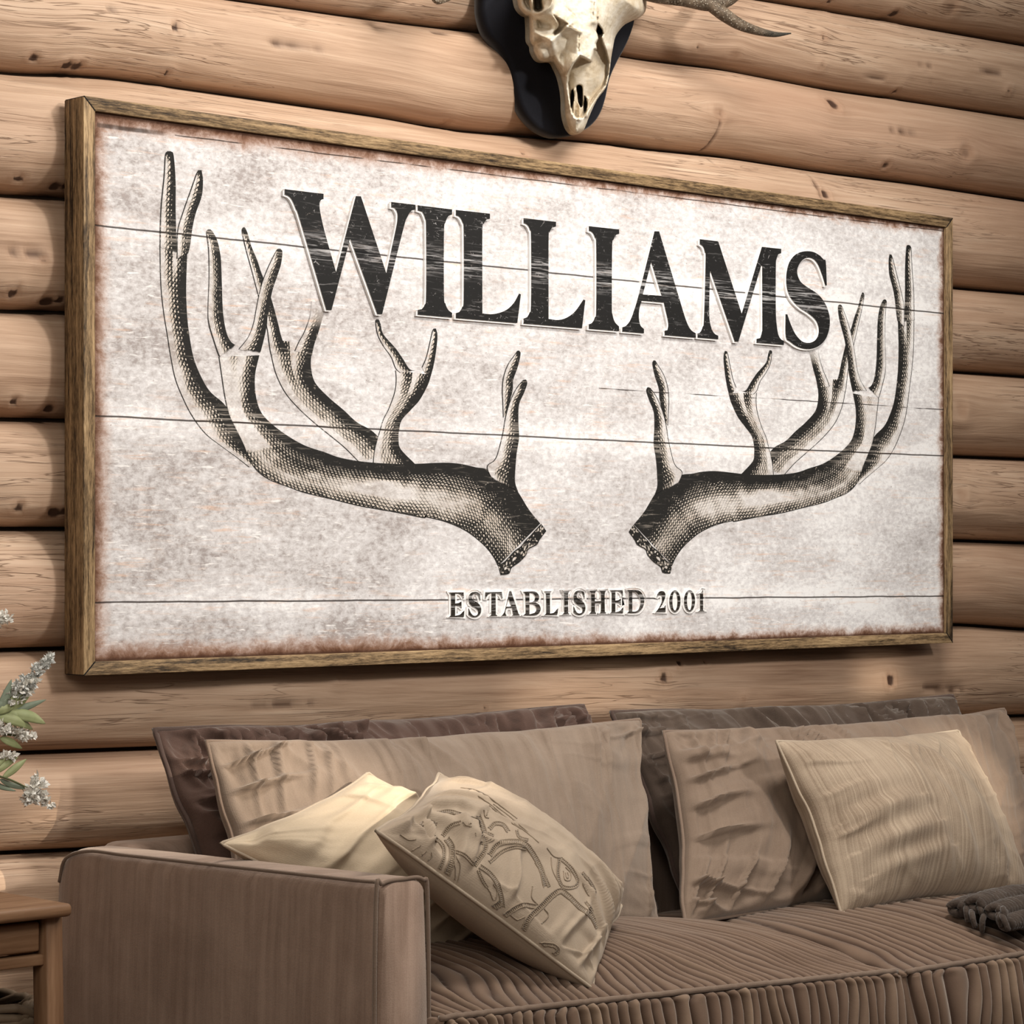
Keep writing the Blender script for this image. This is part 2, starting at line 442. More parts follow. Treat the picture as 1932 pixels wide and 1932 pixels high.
def wear_group():
    g = bpy.data.node_groups.new('sign_wear', 'ShaderNodeTree')
    class T(NT):
        def __init__(s): s.t = g
    t = T()
    for nm, ty in (('Panel', 'NodeSocketColor'), ('Scratch', 'NodeSocketFloat'), ('Seam', 'NodeSocketFloat'), ('Height', 'NodeSocketFloat')):
        g.interface.new_socket(nm, in_out='OUTPUT', socket_type=ty)
    out = g.nodes.new('NodeGroupOutput')
    o = t.obj(); x, y, z = t.sep(o)
    o = t.comb(x, 0.0, z)
    wob = t.math('MULTIPLY', t.math('SUBTRACT', t.noise(o, 1, 3, .5, 0, sc=(9, 1, 9)), .5), .004)
    dmin = None
    seam = None
    for i, l in enumerate(LINES):
        a = [loc2(*q) for q in l]
        s1 = (a[2][1] - a[0][1]) / (a[2][0] - a[0][0])
        zl = t.math('ADD', t.math('MULTIPLY', x, s1), a[0][1] - s1 * a[0][0])
        d = t.math('ABSOLUTE', t.math('ADD', t.math('SUBTRACT', z, zl), wob))
        wn_ = .0012 if i < 3 else .0008 if i < 5 else .0030
        m = t.rng(d, wn_ * .6, wn_ * 1.5, 1, 0)
        if i >= 3:
            m = t.math('MULTIPLY', m, t.rng(t.noise(o, 1, 2, .5, 0, sc=(14, 1, 14), loc=(i, 2, 1)), .38, .5))
            m = t.math('MULTIPLY', m, t.math('GREATER_THAN', x, a[0][0]))
            if i == 5: m = t.math('MULTIPLY', m, t.rng(x, a[1][0] + .02, a[2][0] + .02, .9, 0))
        seam = m if seam is None else t.math('MAXIMUM', seam, m)
        if i < 3: dmin = d if dmin is None else t.math('MINIMUM', dmin, d)
    near = t.rng(dmin, .004, .034, 1, 0, True)
    # weathered white paint
    b1 = t.noise(o, 1, 4, .6, .3, sc=(5, 1, 12))
    b2 = t.noise(o, 1, 6, .7, .2, sc=(70, 1, 110))
    b3 = t.noise(o, 1, 5, .65, .2, sc=(12, 1, 150), loc=(3, 0, 1))
    rightw = t.rng(x, -.6, .8, 0, .22)
    f = t.math('ADD', t.math('MULTIPLY', b1, .9), t.math('MULTIPLY', t.math('SUBTRACT', b2, .5), 1.3))
    f = t.math('ADD', t.math('ADD', f, rightw), t.math('MULTIPLY', near, .16))
    col = t.ramp(f, [(.22, (.34, .30, .285)), (.42, (.535, .505, .495)), (.62, (.675, .65, .645)), (.86, (.88, .865, .855))])
    lay = t.noise(o, 1, 3, .5, .8, sc=(6, 1, 14), loc=(9, 0, 4))
    blots = t.rng(t.noise(o, 1, 5, .7, 0, sc=(26, 1, 26), loc=(1, 0, 7)), .56, .72, 0, .55)
    col = t.mix(t.math('MULTIPLY', blots, t.rng(lay, .4, .62)), col, (.44, .36, .315))
    tan = t.math('MULTIPLY', t.rng(b3, .54, .68), t.math('MAXIMUM', t.rng(lay, .46, .6), t.math('MULTIPLY', near, .9)))
    col = t.mix(t.math('MULTIPLY', tan, .5), col, (.72, .44, .28))
    sp = t.rng(t.noise(o, 1, 2, .5, 0, sc=(190, 1, 260), loc=(5, 0, 2)), .66, .74)
    col = t.mix(t.math('MULTIPLY', sp, .6), col, (.2, .13, .1))
    wh = t.rng(t.noise(o, 1, 3, .6, .4, sc=(30, 1, 210), loc=(8, 0, 3)), .6, .7)
    col = t.mix(t.math('MULTIPLY', wh, .7), col, (.93, .9, .87))
    gr = t.rng(t.noise(o, 1, 4, .6, 0, sc=(9, 1, 330), loc=(2, 0, 6)), .62, .75)
    col = t.mix(t.math('MULTIPLY', gr, t.math('ADD', .12, t.math('MULTIPLY', near, .25))), col, (.3, .2, .15))
    # rusty border
    ex = t.math('SUBTRACT', hw_, t.math('ABSOLUTE', x)); ez = t.math('SUBTRACT', hh_, t.math('ABSOLUTE', z))
    e = t.math('MINIMUM', ex, ez)
    en = t.noise(o, 1, 6, .8, .4, sc=(24, 1, 24), loc=(6, 0, 6)); el = t.noise(o, 1, 2, .5, 0, sc=(4, 1, 4), loc=(1, 0, 3))
    lft = t.rng(x, -.9, .3, 1, .35)
    e2 = t.math('SUBTRACT', e, t.math('MULTIPLY', t.math('SUBTRACT', en, .45), .05))
    wd = t.math('MULTIPLY', t.math('ADD', .014, t.math('MULTIPLY', el, .026)), t.math('ADD', .45, t.math('MULTIPLY', lft, .65)))
    r1 = t.rng(e2, -.002, t.math('MULTIPLY', wd, 1.25), .85, 0, True)
    col = t.mix(r1, col, (.37, .175, .085))
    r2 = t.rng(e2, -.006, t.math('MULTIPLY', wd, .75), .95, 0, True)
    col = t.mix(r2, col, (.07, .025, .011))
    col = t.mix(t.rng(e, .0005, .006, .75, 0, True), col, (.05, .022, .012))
    col = t.mix(t.math('MULTIPLY', seam, .9), col, (.028, .018, .014))
    # rubbed-off print
    sc1 = t.rng(t.noise(o, 1, 4, .65, .5, sc=(16, 1, 200), loc=(2, 0, 9)), .585, .66)
    sc2 = t.rng(t.noise(o, 1, 3, .6, 1.5, sc=(110, 1, 130), loc=(4, 0, 4)), .64, .71)
    lowp = t.rng(t.noise(o, 1, 2, .5, 0, sc=(7, 1, 14), loc=(7, 0, 8)), .4, .62, .25, 1)
    scr = t.math('MAXIMUM', t.math('MULTIPLY', sc1, t.math('ADD', .28, t.math('MULTIPLY', near, .6))), t.math('MULTIPLY', sc2, .75))
    scr = t.math('MULTIPLY', scr, lowp)
    nsc = t.math('MULTIPLY', t.rng(t.noise(o, 1, 4, .7, .3, sc=(9, 1, 260), loc=(5, 0, 5)), .5, .6), t.math('MULTIPLY', near, .62))
    scr = t.math('MAXIMUM', scr, nsc)
    scr = t.math('MULTIPLY', scr, t.math('SUBTRACT', 1, seam))
    hgt = t.math('SUBTRACT', t.math('MULTIPLY', b3, .3), seam)
    for nm, v in (('Panel', col), ('Scratch', scr), ('Seam', seam), ('Height', hgt)): g.links.new(v, out.inputs[nm])
    return g
WEAR = wear_group()
def wear(t):
    n = t.n('ShaderNodeGroup'); n.node_tree = WEAR; return n.outputs
t = NT('whitewashed_planks', rough=.75, spec=.2); w = wear(t)
M_PANEL = t.done(w['Panel'], t.bump(w['Height'], .0015, .6))
t = NT('black_print', rough=.7, spec=.2); w = wear(t)
M_INK = t.done(t.mix(t.math('MULTIPLY', w['Scratch'], .85), t.mix(w['Seam'], (.013, .0125, .012), (.004, .004, .004)), w['Panel']))
t = NT('brown_black_print', rough=.7, spec=.2); w = wear(t)
M_INK2 = t.done(t.mix(t.math('MULTIPLY', w['Scratch'], .7), t.mix(w['Seam'], (.022, .017, .012), (.004, .004, .004)), w['Panel']))
t = NT('letter_edge', rough=.75, spec=.2); w = wear(t)
M_EDGE = t.done(t.mix(.75, w['Panel'], (.93, .91, .885)))

# panel
b = MB(); b.box(sx0 + .004, sx1 - .004, PN, SB - .004, sz0 + .004, sz1 - .004, 0)
b.build('plank_panel', M_PANEL, sign, smooth=False)

# frame: four mitred rails
def frame_mat(name, vert):
    t = NT(name, rough=.6, spec=.25)
    o = t.obj()
    sc = (150, 150, 6) if vert else (6, 150, 150)
    g = t.noise(o, 1, 6, .65, .5, sc=sc)
    f2 = t.noise(o, 1, 5, .7, .2, sc=(480, 480, 60) if vert else (60, 480, 480))
    lo = t.noise(o, 1, 3, .55, .3, sc=(14, 14, 3) if vert else (3, 14, 14), loc=(3, 1, 2))
    f = t.math('ADD', t.math('MULTIPLY', g, .55), t.math('MULTIPLY', f2, .45))
    f = t.math('ADD', f, t.math('MULTIPLY', t.math('SUBTRACT', lo, .5), .3))
    col = t.ramp(f, [(.37, (.02, .013, .008)), (.45, (.12, .076, .038)), (.53, (.28, .185, .095)), (.66, (.50, .345, .185))])
    return t.done(col, t.bump(f, .0018, .7))
M_FH, M_FV = frame_mat('frame_wood_across', False), frame_mat('frame_wood_upright', True)
def rail(a0, a1, i0, i1, mat, nm='frame_rail'):
    g = .0006
    def shrink(q, r, k):
        d = (r - q).normalized(); return q + d * k
    A0, A1, I0, I1 = shrink(a0, a1, g), shrink(a1, a0, g), shrink(i0, i1, g), shrink(i1, i0, g)
    bk = lambda q: Vector((q.x, SB, q.z))
    b = MB(); b.hexa([tuple(bk(A0)), tuple(bk(A1)), tuple(bk(I1)), tuple(bk(I0)), tuple(A0), tuple(A1), tuple(I1), tuple(I0)], .0012, 2)
    return recalc(b.build(nm, mat, sign))
o_ = [Vector((sx0, SF, sz1)), Vector((sx1, SF, sz1)), Vector((sx1, SF, sz0)), Vector((sx0, SF, sz0))]
i_ = [Vector((sx0 + FW, SF, sz1 - FW)), Vector((sx1 - FW, SF, sz1 - FW)), Vector((sx1 - FW, SF, sz0 + FW)), Vector((sx0 + FW, SF, sz0 + FW))]
for k, m in ((0, M_FH), (1, M_FV), (2, M_FH), (3, M_FV)):
    rail(o_[k], o_[(k + 1) % 4], i_[k], i_[(k + 1) % 4], m)
# dark joint core that shows through the open mitres
tt = NT('black_joint_line', rough=.9); M_BLK = tt.done((.008, .006, .005))
for k in range(4):
    a, c = o_[k], i_[k]; d = (c - a).normalized(); n = Vector((d.z, 0, -d.x)) * .0009
    q = [a + d * .001 + n, c + n, c - n, a + d * .001 - n]
    b = MB(); b.hexa([tuple(v + Vector((0, SB - SF - .002, 0))) for v in q] + [tuple(v + Vector((0, -.0001, 0))) for v in q], 0)
    recalc(b.build('mitre_joint', M_BLK, sign, smooth=False))

# ---- lettering
def crop(ox, oy, k): return lambda l: [(ox + x * k, oy + y * k) for x, y in l]
cE, cF, cG, cH = crop(520, 340, .155280), crop(740, 370, .207039), crop(1080, 410, .165631), crop(1300, 440, .155280)
cI, cJ = crop(820, 1090, .144928), crop(1080, 1090, .144928)
W_ = [(110,108),(583,165),(583,230),(560,233),(540,258),(534,300),(545,400),(600,640),(735,1115),(975,192),(1037,195),(1345,1128),(1455,620),(1480,470),(1475,390),(1445,338),(1405,328),(1405,264),(1700,298),(1700,358),(1650,372),(1600,450),(1545,620),(1295,1628),(1235,1628),(905,710),(680,1578),(617,1578),(300,500),(245,350),(205,255),(165,200),(110,174)]
I1_ = [(232,83),(546,121),(546,168),(510,185),(485,240),(472,330),(472,900),(485,980),(510,1035),(546,1065),(546,1108),(232,1080),(232,1037),(270,1030),(295,990),(309,900),(309,300),(298,200),(275,145),(232,130)]
L1_ = [(580,125),(891,160),(891,207),(860,212),(835,252),(822,330),(822,1068),(900,1076),(980,1062),(1050,1030),(1110,970),(1155,888),(1173,895),(1140,1158),(580,1112),(580,1066),(612,1056),(638,1010),(651,930),(651,330),(640,240),(612,190),(580,175)]
L2_ = [(1197,200),(1493,234),(1493,278),(1457,286),(1435,330),(1425,400),(1425,1118),(1500,1128),(1570,1116),(1640,1075),(1690,1020),(1742,942),(1760,948),(1730,1205),(1197,1162),(1197,1115),(1230,1103),(1252,1060),(1265,980),(1265,390),(1255,310),(1230,262),(1197,246)]
I2_ = [(187,100),(532,138),(532,188),(495,203),(468,255),(453,340),(449,1000),(458,1110),(482,1190),(532,1245),(532,1298),(187,1270),(187,1218),(225,1200),(255,1140),(271,1040),(271,330),(255,230),(225,172),(187,152)]
A_ = [(935,158),(988,160),(1210,900),(1290,1160),(1345,1275),(1405,1322),(1405,1372),(1050,1342),(1050,1292),(1083,1283),(1090,1200),(1040,972),(790,950),(765,1030),(757,1140),(775,1230),(815,1272),(815,1322),(568,1302),(568,1252),(612,1233),(660,1170),(705,1050),(760,860)]
Ah = [(897,512),(1015,893),(803,878)]
M_ = [(130,72),(355,98),(640,975),(885,165),(1120,190),(1120,243),(1085,255),(1065,310),(1055,400),(1055,950),(1068,1130),(1085,1230),(1115,1285),(1153,1310),(1153,1358),(820,1330),(820,1285),(865,1272),(885,1200),(890,1100),(888,400),(877,395),(600,1318),(555,1318),(262,470),(258,455),(255,520),(245,900),(250,1050),(275,1160),(310,1220),(355,1245),(355,1290),(103,1268),(103,1218),(135,1203),(165,1140),(182,1030),(201,330),(192,230),(170,165),(130,130)]
S_ = [(1662,350),(1675,635),(1655,637),(1620,520),(1570,390),(1515,318),(1450,297),(1380,325),(1328,400),(1315,480),(1350,580),(1430,650),(1540,720),(1620,800),(1680,910),(1711,1040),(1700,1180),(1650,1300),(1560,1380),(1450,1408),(1330,1385),(1230,1320),(1175,1255),(1172,985),(1195,985),(1230,1090),(1290,1220),(1370,1310),(1450,1332),(1520,1310),(1565,1250),(1575,1160),(1540,1060),(1450,975),(1350,910),(1255,815),(1200,710),(1180,580),(1190,450),(1225,340),(1300,255),(1400,220),(1500,225),(1580,265),(1635,318)]
LT = .006          # thickness of the raised name letters
def letter(ch, loops, thick, ink, halo=0.0, label=None, shift=None):
    L = [smooth_loop(l) for l in loops]
    d0 = PN - thick
    v, f, mi = poly_solid(L, lambda x, y, d: P(x, y, d0) if d == 0 else Vector((P(x, y, d0).x, PN, P(x, y, d0).z)), 0, 1)
    o = mk('letter', v, f, None, sign, smooth=False, mats=[ink, M_EDGE], midx=mi)
    recalc(o)
    if label: o['label'] = label
    if shift:
        dh = PN - thick * .8
        Ls_ = [[(x + shift[0], y + shift[1]) for x, y in l] for l in L]
        v, f, mi = poly_solid(Ls_, lambda x, y, d: P(x, y, dh) if d == 0 else Vector((P(x, y, dh).x, PN, P(x, y, dh).z)), 0, 1)
        h = recalc(mk('letter_outline', v, f, M_EDGE, o, smooth=False)); h['label'] = 'pale raised outline behind the letter'
    if halo:
        ol = []
        pts = np.array(L[0]); n = len(pts)
        area = sum(pts[i][0] * pts[(i + 1) % n][1] - pts[(i + 1) % n][0] * pts[i][1] for i in range(n))
        sg = 1 if area > 0 else -1
        for i in range(n):
            a = pts[i] - pts[i - 1]; c = pts[(i + 1) % n] - pts[i]
            a = a / (np.linalg.norm(a) + 1e-9); c = c / (np.linalg.norm(c) + 1e-9)
            n1 = np.array([a[1], -a[0]]) * sg; n2 = np.array([c[1], -c[0]]) * sg
            m = n1 + n2; m = m / (np.linalg.norm(m) + 1e-6); k = min(1 / max(m @ n1, .5), 1.35)
            ol.append(pts[i] + m * halo * k)
        dh = PN - thick * .6
        ol = [tuple(q) for q in ol]
        v, f, mi = poly_solid([ol], lambda x, y, d: P(x, y, dh) if d == 0 else Vector((P(x, y, dh).x, PN, P(x, y, dh).z)), 0, 1)
        h = recalc(mk('letter_outline', v, f, M_EDGE, o, smooth=False)); h['label'] = 'pale raised outline behind the letter'
for ch, loops in (('W', [cE(W_)]), ('I', [cF(I1_)]), ('L', [cF(L1_)]), ('L', [cF(L2_)]), ('I', [cG(I2_)]), ('A', [cG(A_), cG(Ah)]), ('M', [cH(M_)]), ('S', [cH(S_)])):
    letter(ch, loops, LT, M_INK, shift=(-2.6, 2.6), label='raised black serif letter %s with pale edges' % ch)

def boxmap(l, src, dst):
    (a, b, c, d), (e, f_, g, h) = src, dst
    return [(e + (x - a) / (c - a) * (g - e), f_ + (y - b) / (d - b) * (h - f_)) for x, y in l]
Sflat = [(x, y - (x - 1440) * .045) for x, y in S_]
sb = (min(x for x, _ in Sflat), min(y for _, y in Sflat), max(x for x, _ in Sflat), max(y for _, y in Sflat))
E_ = [(188,190),(378,190),(383,268),(370,268),(348,228),(312,207),(268,205),(268,335),(312,328),(350,306),(352,400),(322,372),(268,362),(268,495),(328,480),(368,442),(388,425),(382,510),(188,510),(205,495),(212,465),(212,245),(205,212)]
T_ = [(660,187),(875,184),(886,268),(875,268),(848,222),(795,200),(797,460),(803,480),(818,495),(720,498),(733,484),(738,470),(740,200),(695,222),(668,268),(655,268)]
Aa = [(975,172),(997,172),(1080,430),(1093,468),(1112,488),(1012,492),(1022,478),(1008,392),(938,394),(922,445),(926,475),(940,492),(872,496),(897,465),(918,415)]
Aah = [(963,272),(998,372),(934,375)]
B_ = [(1155,182),(1290,178),(1338,200),(1361,245),(1350,295),(1314,322),(1360,350),(1382,405),(1365,458),(1308,488),(1155,490),(1177,470),(1185,440),(1180,230),(1172,202)]
Bh1 = [(1235,195),(1282,203),(1308,245),(1300,295),(1268,316),(1235,320)]; Bh2 = [(1235,342),(1282,346),(1316,375),(1323,420),(1300,458),(1235,475)]
Ls = [(1428,175),(1523,173),(1509,192),(1503,222),(1503,465),(1552,455),(1590,412),(1612,395),(1597,482),(1430,485),(1446,470),(1453,440),(1450,230),(1443,195)]
Is = [(1665,174),(1757,172),(1744,192),(1738,222),(1740,440),(1746,462),(1757,474),(1665,477),(1679,462),(1686,440),(1686,222),(1679,195)]
H_ = [(220,168),(315,166),(299,188),(293,215),(293,305),(373,303),(370,205),(350,166),(442,163),(428,185),(420,220),(422,420),(429,446),(442,462),(348,466),(368,440),(374,325),(293,327),(295,430),(301,450),(313,467),(222,469),(238,448),(245,420),(243,220),(236,192)]
D_ = [(708,160),(830,158),(892,185),(928,248),(935,320),(907,400),(842,455),(710,460),(727,445),(735,410),(735,210),(726,180)]
Dh = [(780,180),(830,192),(876,255),(885,330),(862,410),(822,438),(780,440)]
two = [(1098,246),(1110,205),(1138,178),(1165,172),(1195,180),(1211,215),(1205,265),(1180,330),(1140,397),(1190,387),(1215,350),(1213,445),(1083,448),(1120,400),(1158,325),(1166,262),(1155,228),(1130,225),(1106,249)]
def ell(x0, x1, y0, y1, n=28):
    return [((x0 + x1) / 2 + (x1 - x0) / 2 * math.cos(a), (y0 + y1) / 2 + (y1 - y0) / 2 * math.sin(a)) for a in np.linspace(0, 2 * math.pi, n, endpoint=False)]
one = [(1640,208),(1672,196),(1694,163),(1703,165),(1703,410),(1709,426),(1725,435),(1642,438),(1656,426),(1662,405),(1660,215)]
small = [('E', [cI(E_)]), ('S', [cI(boxmap(Sflat, sb, (440, 183, 607, 515)))]), ('T', [cI(T_)]), ('A', [cI(Aa), cI(Aah)]), ('B', [cI(B_), cI(Bh1), cI(Bh2)]),
         ('L', [cI(Ls)]), ('I', [cI(Is)]), ('S', [cJ(boxmap(Sflat, sb, (13, 163, 170, 485)))]), ('H', [cJ(H_)]), ('E', [cJ(boxmap(E_, (188, 190, 388, 510), (490, 160, 664, 462)))]),
         ('D', [cJ(D_), cJ(Dh)]), ('2', [cJ(two)]), ('0', [cJ(ell(1262, 1408, 163, 448)), cJ(ell(1302, 1366, 186, 425))]), ('0', [cJ(ell(1452, 1597, 160, 442)), cJ(ell(1492, 1555, 182, 420))]), ('1', [cJ(one)])]
for ch, loops in small:
    letter(ch, loops, .0035, M_INK2, halo=3.6, label='small black serif %s of the lower line' % ch)

# ---- printed antlers: engraving strips with hatching driven by vertex values
t = NT('engraved_antler_print', rough=.75, spec=.2); w = wear(t)
s_, y_, dk, ed, fd = (t.attr(a) for a in ('s', 'across', 'dark', 'edge', 'fade'))
o = t.obj()
jit = t.math('MULTIPLY', t.math('SUBTRACT', t.noise(o, 1, 3, .6, 0, sc=(60, 1, 60)), .5), .004)
dkn = t.math('ADD', dk, t.math('MULTIPLY', t.math('SUBTRACT', t.noise(o, 1, 4, .6, 0, sc=(50, 1, 50), loc=(3, 0, 3)), .5), .5))
def hatch(a, b, p, w0, w1, lo, hi):
    q = t.math('ADD', t.math('ADD', t.math('MULTIPLY', s_, a), t.math('MULTIPLY', y_, b)), jit)
    tri = t.math('ABSOLUTE', t.math('SUBTRACT', t.math('MULTIPLY', t.math('FRACT', t.math('DIVIDE', q, p)), 2), 1))
    wd = t.rng(dkn, lo, hi, w0, w1)
    return t.rng(t.math('SUBTRACT', wd, tri), -.06, .06)
h1 = hatch(.62, .78, .0050, .0, .72, .3, .95)
h2 = hatch(.62, -.78, .0050, .0, .62, .46, .98)
h3 = hatch(.0, 1., .0060, -.1, .45, .22, .8)
sol = t.rng(dkn, .88, .97)
out = t.rng(ed, .0015, .0023, 1, 0)
ink = t.math('MAXIMUM', t.math('MAXIMUM', h1, h2), t.math('MAXIMUM', t.math('MAXIMUM', h3, sol), out))
ink = t.math('MULTIPLY', t.math('MULTIPLY', ink, fd), t.math('SUBTRACT', 1, t.math('MULTIPLY', w['Scratch'], .8)))
base = t.mix(t.math('MULTIPLY', t.rng(dkn, .25, .6, .15, .75), fd), w['Panel'], (.60, .51, .41))
base = t.mix(t.math('MULTIPLY', w['Seam'], .9), base, (.028, .018, .014))
cov = t.rng(t.math('ADD', t.attr('cover'), t.math('MULTIPLY', t.math('SUBTRACT', t.noise(o, 1, 3, .6, 0, sc=(90, 1, 90), loc=(1, 0, 8)), .5), .7)), .35, .6)
t.set(t.b.inputs['Alpha'], t.rng(t.attr('cover'), .98, 1.0, cov, 1.0))
M_ANT = t.done(t.mix(ink, base, (.016, .015, .0135)))
k1 = 360 / 1696; k2 = 360 / 1512
cvt = {'A': lambda x, y: (280 + k1 * x, 270 + k1 * y), 'B': lambda x, y: (280 + k1 * x, 580 + k1 * y), 'C': lambda x, y: (480 + k1 * x, 580 + k1 * y), 'D': lambda x, y: (700 + k2 * x, 640 + k2 * y)}
def pr(c, rows): return [(cvt[c](a, b), cvt[c](d, e)) for a, b, d, e in rows]
BR = []   # (pairs, main flag, tip, fade rows)
BR.append((pr('A', [(440,240,470,240),(415,290,483,330),(370,420,472,470),(300,620,420,620),(255,780,390,750),(250,980,370,900),(248,1040,345,1010)]), 'tine', 1, 0))
BR.append((pr('A', [(165,72,195,72),(145,110,222,110),(133,300,240,350),(105,600,240,600),(97,950,250,1000)]), 'tine', 1, 0))
BR.append((pr('A', [(97,900,345,960),(105,1250,335,1290),(130,1500,345,1550),(165,1720,370,1750)]) + pr('B', [(190,420,405,460),(230,620,470,620),(290,780,550,750),(380,960,690,880),(500,1120,780,1080),(640,1230,870,1260),(790,1340,960,1340),(890,1420,1010,1400)]), 'tine', 0, 0))
BR.append((pr('A', [(838,748,856,748),(828,790,880,800),(860,940,915,920),(910,1120,965,1040),(950,1270,1005,1160),(985,1400,1060,1290),(1020,1520,1105,1430),(1050,1650,1150,1600),(1065,1760,1180,1720),(1080,1860,1225,1830),(1100,1920,1260,1870)]), 'tine', 1, 0))
BR.append((pr('A', [(1450,1400,1580,1450),(1430,1540,1545,1560),(1380,1680,1510,1680),(1330,1770,1470,1800),(1290,1860,1450,1900)]), 'tine', 0, 3))
BR.append((pr('C', [(118,280,520,330),(150,450,505,430),(190,600,503,540),(270,760,540,670),(380,890,660,800),(520,1020,790,910),(680,1150,910,1020),(800,1250,1060,1110),(930,1380,1210,1290)]), 'stem', 0, 0))
BR.append((pr('C', [(1080,105,1103,105),(1072,130,1120,150),(1090,240,1145,240),(1140,340,1250,360),(1210,440,1320,460),(1250,540,1380,550),(1300,590,1450,560)]), 'tine', 1, 0))
BR.append((pr('C', [(1590,188,1612,188),(1575,220,1625,250),(1550,330,1615,370),(1520,450,1590,520),(1480,540,1550,660)]), 'tine', 1, 0))
BR.append((pr('C', [(1250,560,1570,600),(1255,650,1540,690),(1240,760,1470,820),(1190,900,1390,910),(1140,1000,1310,1000),(1110,1100,1285,1090),(1085,1180,1280,1170),(1060,1290,1300,1260),(1050,1400,1430,1395)]), 'stem', 0, 0))
BR.append((pr('A', [(1150,938,1170,938),(1130,960,1188,970),(1060,1100,1175,1080),(1000,1260,1140,1190),(960,1440,1100,1310),(930,1600,1060,1510),(890,1710,1050,1620),(845,1775,1020,1760),(780,1850,985,1890)]), 'tine', 1, 0))
BR.append((pr('A', [(525,768,548,768),(512,800,570,790),(530,950,610,870),(535,1200,640,1020),(525,1500,650,1250),(535,1620,660,1500),(580,1770,690,1680),(610,1860,735,1770),(640,1930,800,1805)]), 'tine', 1, 0))
BR.append((pr('D', [(1155,92,1172,90),(1140,115,1182,120),(1080,200,1160,220),(1045,300,1125,320),(1035,400,1120,400),(1040,520,1095,500),(1045,640,1070,600)]), 'tine', 1, 0))
BR.append((pr('B', [(622,440,985,425),(645,600,947,600),(672,780,953,780),(710,950,1000,930),(760,1060,1100,1040),(830,1200,1250,1150),(920,1400,1400,1232),(1050,1520,1560,1285),(1250,1600,1690,1332)]) +
           pr('C', [(450,1650,900,1362),(700,1710,1060,1380),(950,1770,1250,1390),(1250,1822,1430,1390),(1500,1872,1690,1380)]) +
           pr('D', [(430,1410,720,990),(560,1440,830,1015),(670,1480,920,1030),(780,1540,1080,1100),(900,1640,1170,1220),(970,1730,1250,1350),(1005,1800,1340,1460)]), 'main', 0, 0))
BR.append((pr('D', [(1205,322,1225,320),(1190,335,1235,350),(1140,400,1212,420),(1090,510,1170,520),(1060,620,1165,650),(1040,740,1170,780),(1000,900,1152,900),(970,960,1140,1040),(915,1010,1140,1140),(960,1120,1170,1225)]), 'tine', 1, 0))
BR.append((pr('D', [(1005,1790,1025,1868),(1050,1765,1090,1858),(1085,1730,1112,1812),(1130,1680,1172,1768),(1185,1640,1225,1712),(1215,1600,1245,1665),(1255,1560,1312,1628),(1300,1510,1335,1588),(1345,1462,1386,1520)]), 'burr', 0, 0))
BR = [BR[i] for i in (2, 5, 8, 12, 3, 4, 6, 7, 0, 1, 9, 10, 11, 13, 14)]
ucm = (S(*cvt['D'](1386, 1520)).x + S(1185.5, 1000).x) / 2
